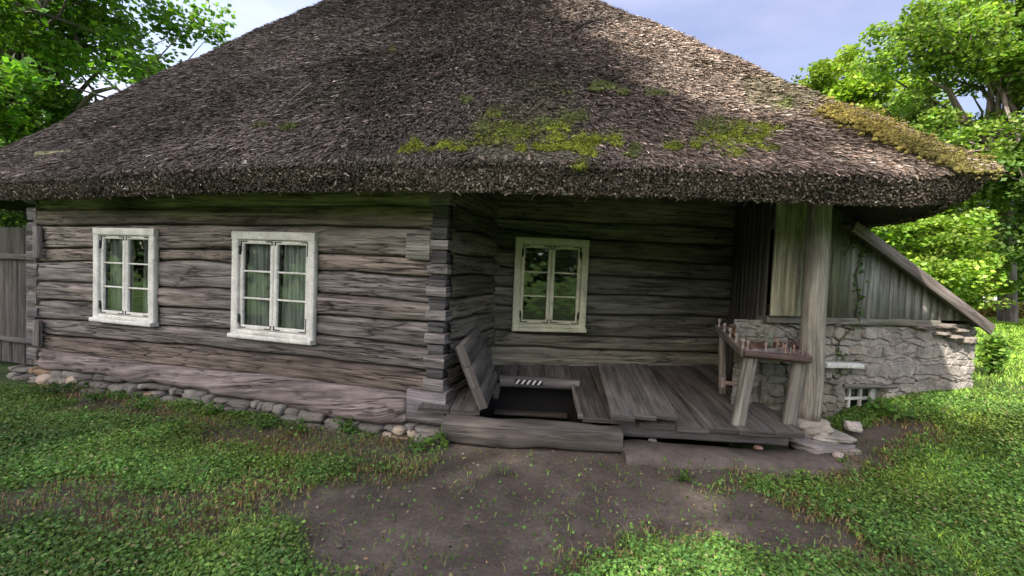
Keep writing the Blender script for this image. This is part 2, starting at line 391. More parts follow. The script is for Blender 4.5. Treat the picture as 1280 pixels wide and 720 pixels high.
# back wall of the recess
xs2=[620,750,890];b2=[(272,279,284),(284,300,306),(308,322,330),(332,345,350),(356,368,372),(380,393,396),(412,421,422),(432,437,440),(466,470,470)]
lb2=[]
for r in b2:
    P_=[at_p(x,y,A,BN) for x,y in zip(xs2,r)];lb2.append(([np.dot(p-A,BD) for p in P_],[p[2] for p in P_]))
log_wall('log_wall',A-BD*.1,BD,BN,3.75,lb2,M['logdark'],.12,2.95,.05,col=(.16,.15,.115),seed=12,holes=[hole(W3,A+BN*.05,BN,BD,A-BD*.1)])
# unseen outer walls, coarser
log_wall('log_wall',(XL,12.0,0),np.array([0,-1.,0]),np.array([-1.,0,0]),7.76,sz_bounds(0,0,7.7,12,0,2.95,4),M['log'],-.1,2.95,.05,.1,.02,seed=14)
log_wall('log_wall',(1.0,12.0,0),np.array([-1.,0,0]),np.array([0,1.,0]),9.05,sz_bounds(0,0,9,12,0,2.95,5),M['log'],-.1,2.95,.05,.1,.02,seed=15)
log_wall('log_wall',(1.0,7.3,0),np.array([0,1.,0]),np.array([1.,0,0]),4.7,sz_bounds(0,0,4.7,12,0,2.95,6),M['log'],-.1,2.95,.05,.1,.02,seed=16)
#
# --- corner joint: alternate log ends
mb=MB();mbd=MB()
def zx(py,px=550): return at_p(px,py,(0,WY,0),(0,1,0))[2]
for (y0,y1) in [(236,257),(300,313),(330,343),(358,371),(387,401),(416,430),(443,460),(473,489)]:
    z0,z1=zx(y1),zx(y0);beam(mb,(XC-.21,WY+.02,(z0+z1)/2),(XC+.015,WY+.02,(z0+z1)/2),.17,z1-z0-.008,col=(.20,.18,.165),ch=.012,jit=.006);mb.build('log_end',M['log'],HOUSE);mb=MB()
for (y0,y1) in [(258,299),(313.5,329.5),(343.5,357.5),(371.5,386.5),(401.5,415.5),(430.5,442.5),(460.5,472.5)]:
    z0,z1=zx(y1),zx(y0);beam(mbd,(XC-.10,WY-.035,(z0+z1)/2),(XC-.10,WY+.2,(z0+z1)/2),.18,z1-z0-.006,col=(.085,.08,.078),ch=.01,jit=.006);o=mbd.build('log_end',M['log'],HOUSE);o['label']='dark end grain of a cross log at the corner';mbd=MB()
# squared block lapping the wall near the corner top
mb=MB();z0,z1=zx(325,530),zx(293,530);beam(mb,(-2.32,WY-.03,(z0+z1)/2),(-2.06,WY-.03,(z0+z1)/2),.10,z1-z0,col=(.24,.225,.19),ch=.012,jit=.008);mb.build('corner_block',M['log'],HOUSE)
# left corner cover boards
for (ya,yb) in ((283,322),(400,432)):
    mb=MB();pa=at_p(47,ya,(0,WY-.1,0),(0,1,0));pb=at_p(47,yb,(0,WY-.1,0),(0,1,0));beam(mb,pb,pa,.12,.05,up=(0,1,0),col=(.17,.15,.14));mb.build('corner_board',M['log'],HOUSE)
for k in range(12):
    mb=MB();z=.1+k*.195;beam(mb,(XL-.12,WY+.02,z+.06),(XL+.08,WY+.02,z+.06),.16,.14 if k%2 else .17,col=(.13,.12,.115) if k%2 else (.17,.155,.15),ch=.02,jit=.008);mb.build('log_end',M['log'],HOUSE)
# --- big bottom log
def loft_log(mb,top,bot,y0,hd,col,x0,x1,seed=0,n=220,k=28):
    xs=np.linspace(x0,x1,n);V=[];U=[]
    for i,x in enumerate(xs):
        zt=np.interp(x,*top);zb=np.interp(x,*bot)+.03*(fbm(x*2.3,0.5,seed,4))
        an=np.arange(k)*2*math.pi/k;c,s=np.cos(an),np.sin(an)
        rr=(np.abs(c)**3.2+np.abs(s)**3.2)**(-1/3.2)
        yy=c*rr*hd;zz=s*rr
        wob=.016*fbm(x*1.2+s*0,an*1.1,seed+2,4)+.006*fbm(x*4,an*8,seed+5,3)
        ck=fbm(x*.5,an*1.6+x*.25,seed+7,2);wob=wob-.028*np.exp(-(ck/.010)**2)*2
        e=1-.12*(np.exp(-((x-x0)/.03)**2)+np.exp(-((x1-x)/.03)**2))
        V.append(np.c_[np.full(k,x),y0+(yy+c*wob)*e,(zt+zb)/2+(zz*(zt-zb)/2)*e+s*wob]);U.append(np.c_[np.full(k,x),an*hd*1.3+.12*x,np.full(k,seed)])
    V=np.concatenate(V);U=np.concatenate(U)
    q=[(i*k+j,i*k+(j+1)%k,(i+1)*k+(j+1)%k,(i+1)*k+j) for i in range(n-1) for j in range(k)]
    q=[tuple(reversed(a)) for a in q]
    V=np.r_[V,[V[:k].mean(0)],[V[-k:].mean(0)]];U=np.r_[U,[[x0,0,seed]],[[x1,0,seed+1]]]
    t=[(n*k,j,(j+1)%k) for j in range(k)]+[(n*k+1,(n-1)*k+(j+1)%k,(n-1)*k+j) for j in range(k)]
    mb.add(V,q=q,t=t,col=col,uv=U)
PY=(0,WY-.1,0)
tp=[at_p(x,y,PY,(0,1,0)) for x,y in [(47,437),(130,449),(250,463),(330,469),(400,478),(505,492)]]
bt=[at_p(x,y,PY,(0,1,0)) for x,y in [(47,463),(75,466),(130,470),(160,482),(190,478),(230,490),(270,496),(330,504),(380,517),(420,527),(470,532),(505,531)]]
mb=MB();loft_log(mb,([p[0] for p in tp],[p[2] for p in tp]),([p[0] for p in bt],[p[2] for p in bt]),WY+.02,.135,(.18,.15,.135),at_p(47,450,PY,(0,1,0))[0],at_p(506,500,PY,(0,1,0))[0],seed=4)
o=mb.build('sill_log',M['log'],HOUSE,smooth=True);o['label']='massive cracked bottom log with a wavy lower edge'
mb=MB();p0=at_p(508,510,(0,WY-.06,0),(0,1,0));p1=at_p(557,510,(0,WY-.06,0),(0,1,0))
zt=at_p(530,489,PY,(0,1,0))[2];zb=at_p(530,531,PY,(0,1,0))[2]
beam(mb,(p0[0],WY+.05,(zt+zb)/2),(p1[0],WY+.05,(zt+zb)/2),.24,zt-zb,col=(.17,.15,.148),ch=.03,jit=.012,n=8)
mb.build('sill_block',M['log'],HOUSE)
# --- foundation stones
mb=MB();rr=np.random.default_rng(3)
for row in range(3):
    x=XL-.35+row*.07
    while x<-1.85:
        w=.04+rr.random()**1.5*.15;zb_=np.interp(x,[p[0] for p in bt],[p[2] for p in bt])
        h=.025+.045*rr.random();cz=zb_-.03-row*.085+(rr.random()-.5)*.03
        cc=np.array([.17,.155,.13])*(.45+.8*rr.random())
        if rr.random()<.04: cc=np.array([.20,.14,.09])
        if cz>hgt(x,4.1)-.08: stone(mb,(x+w,WY-.05+row*-.05+(rr.random()-.5)*.06,cz),(w,.10,h),(rr.random()-.5)*.7,cc,int(rr.random()*900),.8)
        x+=w*2-.01
    
for (px,py,r) in [(485,544,.05),(500,538,.06),(515,542,.045),(95,476,.09),(60,474,.1)]:
    p=at_p(px,py,(0,WY-.12,0),(0,1,0));stone(mb,p,(r*1.2,r,r*.7),0,(.33,.27,.2),int(px))
o=mb.build('foundation',M['stone'],HOUSE,smooth=False)
# solid footing behind the stones
mb=MB();beam(mb,(XL-.1,WY+.16,-.2),(XC,WY+.16,-.2),.3,.55,col=(.07,.065,.06),ch=.01,jit=.01);mb.build('footing',M['stone'],HOUSE)
# ---------------------------------------------------------------- windows
def window(px4,P,N,Dr,wcol=(.60,.585,.52),seed=0,casw=.088,label=None,curt=None):
    """casing with two three-light casements; px4 outer corners; wall plane P,N (N towards viewer)"""
    q=[at_p(x,y,P,N) for x,y in px4];P=np.array(P,float)
    sl=[np.dot(p-P,Dr) for p in q];s0=(sl[0]+sl[3])/2;s1=(sl[1]+sl[2])/2
    zt=(q[0][2]+q[1][2])/2;zb=(q[2][2]+q[3][2])/2
    def pt(s,z,d=0): v=P+Dr*s+N*d; return np.array([v[0],v[1],z])
    c0=np.array(wcol);mbf=MB();w=casw;b0=-.04
    # casing boards
    beam(mbf,pt(s0,zt-w/2,.015),pt(s1,zt-w/2,.015),.07,w,col=c0,ch=.004,jit=.0015,vary=.02)
    beam(mbf,pt(s0+w/2,zb+.05,.013),pt(s0+w/2,zt-w-.001,.013),w,.066,up=N,col=c0*.97,ch=.004,jit=.0015,vary=.02)
    beam(mbf,pt(s1-w/2,zb+.05,.013),pt(s1-w/2,zt-w-.001,.013),w,.066,up=N,col=c0*.97,ch=.004,jit=.0015,vary=.02)
    beam(mbf,pt(s0+w,zb+.075,.010),pt(s1-w,zb+.075,.010),.06,.05,col=c0*.95,ch=.004,jit=.001,vary=.02)
    win=mbf.build('window',M['paint'],HOUSE)
    if label: win['label']=label
    ms=MB();beam(ms,pt(s0-.005,zb+.025,.03),pt(s1+.005,zb+.025,.03),.11,.05,col=c0*.93,ch=.006,jit=.002,vary=.02);ms.build('sill',M['paint'],win)
    ins0,ins1=s0+w+.004,s1-w-.004;zz0,zz1=zb+.105,zt-w-.004;mid=(ins0+ins1)/2;gm=MB()
    for (a,b) in ((ins0,mid-.003),(mid+.003,ins1)):
        mc=MB();fw=.045
        beam(mc,pt(a,zz1-fw/2,-.002),pt(b,zz1-fw/2,-.002),.04,fw,col=c0,ch=.005,jit=.001,vary=.02)
        beam(mc,pt(a,zz0+fw/2,-.002),pt(b,zz0+fw/2,-.002),.04,fw,col=c0,ch=.005,jit=.001,vary=.02)
        beam(mc,pt(a+fw/2,zz0+fw,-.004),pt(a+fw/2,zz1-fw,-.004),fw,.04,up=N,col=c0,ch=.005,jit=.001,vary=.02)
        beam(mc,pt(b-fw/2,zz0+fw,-.004),pt(b-fw/2,zz1-fw,-.004),fw,.04,up=N,col=c0,ch=.005,jit=.001,vary=.02)
        for k in (1,2):
            zz=zz0+fw+(zz1-zz0-2*fw)*k/3;beam(mc,pt(a+fw,zz,-.008),pt(b-fw,zz,-.008),.026,.02,col=c0,ch=.003,jit=.0005,vary=.02)
        mc.build('casement',M['paint'],win)
        r=(np.random.default_rng(seed+int(abs(a)*100)).random(4)-.5)*.006
        G=np.array([pt(a+fw*.8,zz0+fw*.8,-.018+r[0]),pt(b-fw*.8,zz0+fw*.8,-.018+r[1]),pt(b-fw*.8,zz1-fw*.8,-.018+r[2]),pt(a+fw*.8,zz1-fw*.8,-.018+r[3])]);gm.add(G,q=[(0,1,2,3)])
    gm.build('glass',M['glass'],win)
    if curt:
        for (ca,cb) in ((ins0+.02,ins0+(ins1-ins0)*curt[0]),(ins1-(ins1-ins0)*curt[1],ins1-.02)):
            xs=np.linspace(ca,cb,70);zz_=np.linspace(zz0+.02,zz1-.02,12);G=[]
            for z_ in zz_:
                for x_ in xs: G.append(pt(x_,z_,-.10+.018*math.sin(x_*75+1.5*math.sin(z_*2))+.01*math.sin(x_*190+z_)))
            n_=np.arange(len(G)).reshape(len(zz_),len(xs));mc=MB();cc_=np.array([.42,.42,.40])*(.8+.4*vn(np.tile(xs*40,len(zz_)),np.repeat(zz_*1.5,len(xs)),3))[:,None]
            mc.add(G,q=np.c_[n_[:-1,:-1].ravel(),n_[:-1,1:].ravel(),n_[1:,1:].ravel(),n_[1:,:-1].ravel()],col=cc_);mc.build('curtain',M['cloth'],win,smooth=True)
    # corner straps and hinges
    for (a,b,out) in ((ins0,mid-.003,ins0),(mid+.003,ins1,ins1)):
        for zc,sg in ((zz1,-1),(zz0,1)):
            for (cx,dx) in ((a+.02,1),(b-.02,-1)):
                mh=MB();isout=abs(cx-out)<.05
                beam(mh,pt(cx-.006*dx,zc+sg*.018,.022),pt(cx+dx*.085,zc+sg*.018,.022),.006,.012,col=(.03,.03,.03),ch=.001,jit=0,vary=0,n=2)
                beam(mh,pt(cx,zc+sg*.012,.020),pt(cx,zc+sg*(.14 if isout else .06),.020),.014,.006,up=N,col=(.03,.03,.03),ch=.001,jit=0,vary=0,n=2)
                if isout: tube(mh,[pt(cx-.012*dx,zc+sg*.07,.026),pt(cx-.012*dx,zc+sg*.17,.026)],.012,col=(.03,.03,.03),k=6)
                mh.build('hinge' if isout else 'corner_strap',M['iron'],win)
    return (s0,s1,zb,zt)
PW=np.array([0,WY-.055,0]);NW=np.array([0,-1.,0]);DX=np.array([1.,0,0])
window([(121,285),(197,286),(196,408),(121,401)],PW,NW,DX,seed=1,curt=(.46,.30))
window([(294,290),(396,291),(395,429),(292,422)],PW,NW,DX,seed=2,curt=(.42,.46))
window([(644,296),(735,300),(731,418),(640,410)],A+BN*.05,BN,BD,wcol=(.50,.49,.34),seed=3,casw=.09,label='window casing at the back of the porch, its paint tinted with green light')  # olive tone of the casing is green porch light mixed into the paint
# ---------------------------------------------------------------- thatched roof
ev=[(-10.25,4.6),(-9.95,4.05),(-9.2,3.93),(-8.18,3.90),(-5.8,3.64),(-3.72,3.46),(-2.5,3.48),(-1.33,3.58),(-.4,3.78),(.59,4.03),(1.4,4.24),(2.19,4.40),(2.46,4.44),(2.63,4.55),(2.67,4.9),(2.60,5.5),(2.50,6.1),(2.42,8),(2.35,10.5),(2.3,12.2),(1.8,12.75),(-1,12.85),(-4,12.85),(-7,12.85),(-9.7,12.8),(-10.25,12.3),(-10.35,10),(-10.35,7)]
def catmull(P,n):
    P=np.array(P,float);m=len(P);out=[]
    for i in range(m):
        a,b,c,d=P[i-1],P[i],P[(i+1)%m],P[(i+2)%m]
        k=max(2,int(np.linalg.norm(c-b)/.02))
        t=np.linspace(0,1,k,endpoint=False)[:,None]
        out.append(.5*((2*b)+(-a+c)*t+(2*a-5*b+4*c-d)*t**2+(-a+3*b-3*c+d)*t**3))
    O=np.concatenate(out);L=np.r_[0,np.cumsum(np.linalg.norm(np.diff(np.r_[O,O[:1]],axis=0),axis=1))]
    t=np.linspace(0,L[-1],n,endpoint=False);Q=np.r_[O,O[:1]]
    return np.c_[np.interp(t,L,Q[:,0]),np.interp(t,L,Q[:,1])],t
NT_=900
E2,tl=catmull(ev,NT_)
tg=np.roll(E2,-1,0)-np.roll(E2,1,0);tg/=np.linalg.norm(tg,axis=1)[:,None];outn=np.c_[tg[:,1],-tg[:,0]]
RL=np.array([-5.5,8.1,7.35]);RR=np.array([-2.1,8.1,6.92])
fx=sst(-9.6,2.5,E2[:,0]);fx=np.clip((E2[:,0]+9.9)/(2.6+9.9),0,1)
RG=RL+(RR-RL)*fx[:,None]
tipg=np.exp(-((E2[:,0]-2.65)**2+(E2[:,1]-4.65)**2)/.18);EB=np.c_[E2-outn*(.07+.12*tipg)[:,None],2.27+.10*tipg+.02*fbm(tl*.6,tl*0,3)+.012*fbm(tl*5,tl*0,4)]     # lower rim
ET=np.c_[E2+outn*.03,EB[:,2]+.215+.03*fbm(tl*.8,tl*0+5,6)]         # upper rim
def roofpt(ti,s,off=0):
    """ti float index, s 0..1 up the slope"""
    ti=np.asarray(ti)%NT_;i0=np.floor(ti).astype(int)%NT_;i1=(i0+1)%NT_;f=(ti-np.floor(ti))[:,None]
    e=ET[i0]*(1-f)+ET[i1]*f;r=RG[i0]*(1-f)+RG[i1]*f;s=np.asarray(s)[:,None]
    o=outn[i0]*(1-f)+outn[i1]*f
    P=e+(r-e)*s
    d=unitrows(r-e);nrm=np.c_[o*np.abs(d[:,2:3]),np.hypot(d[:,0],d[:,1])[:,None]];nrm=unitrows(nrm)
    bul=.0*s+.10*fbm(P[:,0]*.55+P[:,1]*.2,P[:,1]*.5+P[:,2]*.5,41,3)[:,None]*sst(0,.05,s)+.05*fbm(P[:,0]*3,P[:,1]*3+P[:,2]*2,43,4)[:,None]
    return P+nrm*(bul+off),nrm,-d
def unitrows(v): return v/(np.linalg.norm(v,axis=1)[:,None]+1e-9)
def reedcol(P,n,rng):
    """reed colour: dark weathered grey brown, warm sunlight painted into the right-hand part"""
    b=np.array([.140,.114,.096])*np.exp(rng.normal(0,.42,n))[:,None]
    warm=rng.random(n)[:,None];b=b*(1+np.array([.16,0,-.12])*(warm-.4))
    big=fbm(P[:,0]*.5,P[:,1]*.5+P[:,2]*.4,51,4);b=b*(1+1.3*big)[:,None]
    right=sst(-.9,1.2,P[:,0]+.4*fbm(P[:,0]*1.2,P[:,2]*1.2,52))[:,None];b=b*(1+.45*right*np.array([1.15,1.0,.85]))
    g=sst(.02,.22,fbm(P[:,0]*.9+7,P[:,2]*1.1,53,4))*sst(5.2,3.0,P[:,2])*sst(-5,-2.5,P[:,0]);g=(g*.55)[:,None]
    b=b*(1-g)+g*np.array([.10,.105,.045])
    return b
SS=np.concatenate([np.linspace(0,.1,12,endpoint=False),np.linspace(.1,1,120)])
mb=MB();TI,SI=np.meshgrid(np.arange(NT_),SS)
P,nn,dd=roofpt(TI.ravel().astype(float),SI.ravel());ns=len(SS);ii=np.arange(ns*NT_).reshape(ns,NT_);i2=np.roll(ii,-1,1)
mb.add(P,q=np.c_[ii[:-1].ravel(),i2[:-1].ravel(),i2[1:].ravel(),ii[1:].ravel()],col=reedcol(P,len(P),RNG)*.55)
# eave face, underside
prof=[]
ns2=10
for k in range(ns2+1):
    f=k/ns2;prof.append(P[:NT_]*(1-f)+EB*f+np.c_[outn*(.03*math.sin(f*math.pi))+outn*(.02*fbm(tl*6,tl*0+f*4,8))[:,None],np.zeros(NT_)])
und=unitrows(RG-ET)
for k in range(1,9):
    f=k/8;q=EB+und*(1.0+4.9*f*1.0)*f*1.0;q=EB+(RG-[0,0,.45]-EB)*f*.92;prof.append(q)
PF=np.array(prof);m_=len(PF);ii=np.arange(m_*NT_).reshape(m_,NT_);i2=np.roll(ii,-1,1);Pf=PF.reshape(-1,3)
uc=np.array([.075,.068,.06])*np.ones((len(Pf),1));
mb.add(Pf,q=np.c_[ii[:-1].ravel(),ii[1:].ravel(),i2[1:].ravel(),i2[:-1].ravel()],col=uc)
# ridge cap
roof=mb.build('roof',M['thatch'],HOUSE,smooth=True);roof['label']='steep weathered thatch of dark reed with a thick cut eave'
mb=MB();rp=[RL+(RR-RL)*t+np.array([0,0,.03]) for t in np.linspace(-.03,1.03,30)];tube(mb,rp,.09,col=(.06,.052,.048),k=10,rough=.4);mb.build('ridge',M['thatch'],roof,smooth=True)
# loose reed ends over the slopes
per=tl[1]-tl[0]
def strands(N,tlo,thi,seed,L=(.10,.30),W=(.006,.014),lift=.05,smax=1,smin=0,ang=.33):
    r=np.random.default_rng(seed)
    ti=tlo+(thi-tlo)*r.random(N);s=smin+(smax-smin)*(1-np.sqrt(1-r.random(N)*.995))
    P,n,d=roofpt(ti,s,0.0)
    side=np.cross(n,d);a=r.normal(0,ang,N)+.5*fbm(P[:,0]*1.3,P[:,2]*1.3,61,3)
    dv=d*np.cos(a)[:,None]+side*np.sin(a)[:,None];sv=np.cross(n,dv)
    l=(L[0]+(L[1]-L[0])*r.random(N))[:,None];w=(W[0]+(W[1]-W[0])*r.random(N))[:,None]
    p0=P-dv*l*.5-n*.006;p1=P+dv*l*.5+n*(r.random(N)[:,None]**2*lift+.006)
    roll=r.normal(0,.7,N)[:,None];sv=sv*np.cos(roll)+n*np.sin(roll)
    V=np.stack([p0-sv*w*.5,p0+sv*w*.5,p1+sv*w*.35,p1-sv*w*.35],1).reshape(-1,3)
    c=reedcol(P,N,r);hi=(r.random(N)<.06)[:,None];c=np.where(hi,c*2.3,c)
    return V,np.arange(N*4).reshape(N,4),np.repeat(c,4,0)
def ti_at(x,y):
    return int(np.argmin((E2[:,0]-x)**2+(E2[:,1]-y)**2))
tA=0;tB=ti_at(2.66,4.72);tC=ti_at(2.5,8)
mb=MB()
V,q,c=strands(300000,tA,tB,5,L=(.06,.19),W=(.006,.013),lift=.04);mb.add(V,q=q,col=c)
V,q,c=strands(45000,tB,tC,6,L=(.06,.19),lift=.04);mb.add(V,q=q,col=c)
V,q,c=strands(30000,tC,NT_,7,L=(.2,.4),W=(.012,.025));mb.add(V,q=q,col=c)
V,q,c=strands(260,tA,tB,8,L=(.2,.5),W=(.006,.010),lift=.10,ang=.9,smax=.8);mb.add(V,q=q,col=c*1.5)
# fringe just over the upper rim
V,q,c=strands(26000,tA,tC,9,L=(.10,.22),lift=.03,smax=.03);mb.add(V,q=q,col=c*1.0)
# cut ends on the eave face
N=90000;r=np.random.default_rng(77);ti=r.random(N)*tC;i0=ti.astype(int);f=r.random(N)
base=ET[i0]*(1-f)[:,None]+EB[i0]*f[:,None];on=np.c_[outn[i0],np.zeros(N)];tt=np.c_[tg[i0],np.zeros(N)]
base=base+tt*((ti-i0)*per)[:,None]+on*((.02+.03*np.sin(f*math.pi)+.035*r.random(N)**1.5+.03*(vn(ti*.18,f*4,5)-.5))[:,None])
base[:,2]-=.012*r.random(N)+.02*(f>.9)*r.random(N)
ax=unitrows(on+r.normal(0,.5,(N,3))+np.array([0,0,-.5]));s1=unitrows(np.cross(ax,r.normal(0,1,(N,3))));s2=np.cross(ax,s1);w=(.004+.006*r.random(N))[:,None]
ln=(.02+.05*r.random(N))[:,None]
V=np.stack([base-s1*w-ax*ln,base+s1*w-ax*ln,base+s1*w,base-s1*w,base+s2*w*1.2+ax*.002,base-s2*w*1.2],1).reshape(-1,3)
k6=np.arange(N)*6;Q=np.c_[k6,k6+1,k6+2,k6+3];T=np.c_[k6+3,k6+2,k6+4];T2=np.c_[k6+2,k6+3,k6+5]
c=np.array([.155,.125,.10])*np.exp(r.normal(0,.6,N))[:,None];c=c*(1+.8*fbm(ti*.05,f*2,9)[:,None]);c=np.repeat(np.clip(c,0,.6),6,0)
mb.add(V,q=Q,t=np.r_[T,T2],col=c)
o=mb.build('reed_ends',M['thatch'],roof);o['kind']='stuff';o['label']='loose reed tips and cut ends standing out of the thatch'
# moss cushions
Rall,Rn,Rd=roofpt(np.repeat(np.arange(0,NT_,1.),110),np.tile(np.linspace(0,.95,110),NT_))
RX,RY,RZ=projn(Rall);front=((Rn*(CAM-Rall)).sum(1)>0)
def roof_hit(px,py):
    d=(RX-px)**2+(RY-py)**2+np.where(front&(RZ>0),0,1e7);j=np.argmin(d);return Rall[j],Rn[j],Rd[j]
def rhomb(P,size,rng,tilt=1.0,asp=.62,col=None,hang=None):
    """leaf quads at points P: folded rhombs"""
    n=len(P);d=unitrows(rng.normal(0,1,(n,3))*np.array([1,1,tilt*.7]));u=unitrows(rng.normal(0,1,(n,3))*tilt+np.array([0,0,1.2]));s=unitrows(np.cross(d,u))
    sz=(np.asarray(size)*(0.6+.8*rng.random(n)))[:,None]
    V=np.stack([P-d*sz*.5,P+s*sz*asp*.5+d*sz*.05,P+d*sz*.5,P-s*sz*asp*.5+d*sz*.05],1).reshape(-1,3)
    return V,np.arange(4*n).reshape(n,4),np.repeat(col,4,0)
def moss_at(c,nr,d,wl,wd,n,col,seed,label,fol=None):
    side=np.cross(nr,d);r=np.random.default_rng(seed);mb=MB();V0,T0=IC1
    nb=max(3,n//45);n=int(n*1.7);bc=r.normal(0,.5,(nb,2));bs_=.35+r.random(nb)
    pp=[];cc_=[]
    for i in range(n):
        k=r.integers(nb);b=bc[k];a=b[0]*wl+r.normal(0,.15)*wl*bs_[k];e=b[1]*wd+r.normal(0,.15)*wd*bs_[k]
        p=(c+side*a+d*e if fol is None else fol(a,e))+nr*(.012+.045*max(0,fbm(a*9,e*9,seed)+.1));s=.006+.012*r.random()**2
        cc=np.array(col)*(.5+.9*r.random())*(1+.5*fbm(a*8,e*8,seed+1))
        V=V0*(1+.5*(r.random((len(V0),1))-.5));V=V*np.array([s*1.4,s*1.4,s])
        mb.add(V+p,t=T0,col=cc);pp.append(p);cc_.append(cc)
    pp=np.repeat(np.array(pp),9,0);cc_=np.repeat(np.array(cc_),9,0);m=len(pp)
    q=pp+r.normal(0,.022,(m,3));V,Q,C_=rhomb(q,.016,r,1.,.35,cc_*np.exp(r.normal(0,.35,(m,1))));mb.add(V,q=Q,col=C_)
    o=mb.build('moss_patch',M['moss'],roof);o['label']=label;return o
def moss(px,py,wl,wd,n,col,seed,label):
    c,nr,d=roof_hit(px,py);return moss_at(c,nr,d,wl,wd,n,col,seed,label)
G1=(.22,.26,.03);G2=(.13,.15,.05);G3=(.20,.17,.035)
moss(513,184,.16,.14,260,G1,1,'bright green moss cushion on the lower left thatch')
moss(630,172,.45,.30,620,(.17,.20,.035),2,'scattered green moss in the middle above the eave')
moss(662,190,.10,.08,150,G1,22,'small bright moss ball above the eave')
moss(733,184,.30,.18,520,G1,3,'thick bright green moss near the middle eave')
moss(855,187,.13,.09,170,G1,4,'small round moss tuft low on the thatch')
moss(925,176,.42,.30,800,G1,5,'wide bright moss spread on the right of the thatch')
moss(358,156,.25,.14,220,G2,6,'dull olive moss on the left thatch')
moss(491,63,.07,.05,60,(.2,.18,.06),7,'tiny pale moss clump high on the thatch')
moss(560,188,.16,.12,150,G1,17,'low bright moss between the left cushion and the middle patch')
moss(700,168,.20,.22,260,G1,18,'bright moss rising beside the thick middle cushion')
moss(790,192,.14,.10,120,G2,19,'dull low moss between the two big patches')
moss(945,165,.30,.22,420,G1,20,'bright moss over the right spread')
moss(690,150,.30,.35,260,G2,13,'dull moss scattered above the middle moss patches')
moss(605,150,.25,.3,200,G2,14,'dull olive moss above the left end of the middle patch')
moss(760,180,.15,.12,140,G1,15,'small bright moss beside the thick middle cushion')
moss(880,160,.22,.2,200,G2,16,'dull moss above the right moss spread')
moss(790,110,.35,.25,260,G2,8,'thin olive moss high on the thatch')
moss(965,130,.3,.2,170,G2,12,'thin olive moss by the right slope')
def hipfol(s0,k0):
    def f(a,e): return roofpt(np.array([tB+k0+e/per]),np.array([np.clip(s0-a,.03,.9)]))[0][0]
    return f
def path_moss(path,n,col,seed,label,sg):
    H=[roof_hit(*p) for p in path];c,nr,d=H[0];rr3=np.random.default_rng(seed)
    def f(a,e):
        k=rr3.random()*(len(H)-1);i=int(k);q=H[i][0]+(H[i+1][0]-H[i][0])*(k-i);sd_=np.cross(H[i][1],H[i][2]);return q+sd_*rr3.normal(0,sg)+H[i][2]*rr3.normal(0,sg)
    moss_at(c,nr,d,.1,.1,n,col,seed,label,f)
path_moss([(1048,140),(1075,150),(1100,161),(1130,175)],1000,(.19,.15,.035),9,'golden moss along the right hip',.11)
path_moss([(1130,173),(1155,186),(1180,197),(1215,207)],750,(.15,.13,.035),10,'yellow green moss at the low end of the right hip',.09)
# ---------------------------------------------------------------- beams under the eave, unseen recess ceiling added to cut the light
mb=MB()
for k in range(18):
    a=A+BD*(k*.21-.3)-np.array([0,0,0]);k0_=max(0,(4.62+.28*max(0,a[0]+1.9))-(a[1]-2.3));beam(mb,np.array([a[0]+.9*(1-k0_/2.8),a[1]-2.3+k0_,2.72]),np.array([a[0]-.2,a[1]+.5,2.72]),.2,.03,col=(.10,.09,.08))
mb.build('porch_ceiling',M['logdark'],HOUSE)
# ---------------------------------------------------------------- porch floor
PORCH=HOUSE
mb=MB()
def plank(a0,a1,b0,b1,dz=0,col=(.085,.076,.067),th=.045):
    am=(a0+a1)/2;beam(mb,dk(am,b0,dz-th/2),dk(am,b1,dz-th/2),a1-a0-.006,th,col=col,ch=.005,jit=.003,n=14)
r=random.Random(4)
a=1.30
while a<3.34:
    w=r.uniform(.24,.36);w=min(w,3.36-a)
    if w>.06: plank(a,a+w,-.02+r.uniform(-.008,.008) if a>1.6 else .07,2.55,r.uniform(-.004,.004),col=(.15+r.uniform(-.015,.02),)*3*np.array([1.03,.99,.95]) if False else tuple(np.array([.078,.069,.06])*r.uniform(.9,1.1)))
    a+=w
plank(.0,.30,.07,1.7);plank(-.32,-.003,.07,1.7)
for (x0,x1) in ((.303,.62),(.623,.95),(.953,1.297)): plank(x0,x1,1.22,2.2,.01)
mb.build('porch_floor',M['plank'],HOUSE)
mb=MB();beam(mb,dk(-.02,-.04,-.145),dk(1.66,-.04,-.150),.22,.215,col=(.088,.076,.065),ch=.03,jit=.02,n=26);mb.build('porch_sill',M['plank'],HOUSE)
mb=MB();beam(mb,dk(1.68,.24,-.13),dk(3.3,.24,-.13),.2,.16,col=(.11,.10,.095),ch=.02,jit=.01);mb.build('floor_joist',M['plank'],HOUSE)
# stone/earth step in front of the floor
mb=MB();beam(mb,np.r_[(DO+EX*1.66-EY*.10)[:2],-.085],np.r_[(DO+EX*3.72-EY*.06)[:2],-.075],.42,.15,col=(.085,.07,.058),ch=.05,jit=.03,n=30);mb.build('step',M['stone'],HOUSE)
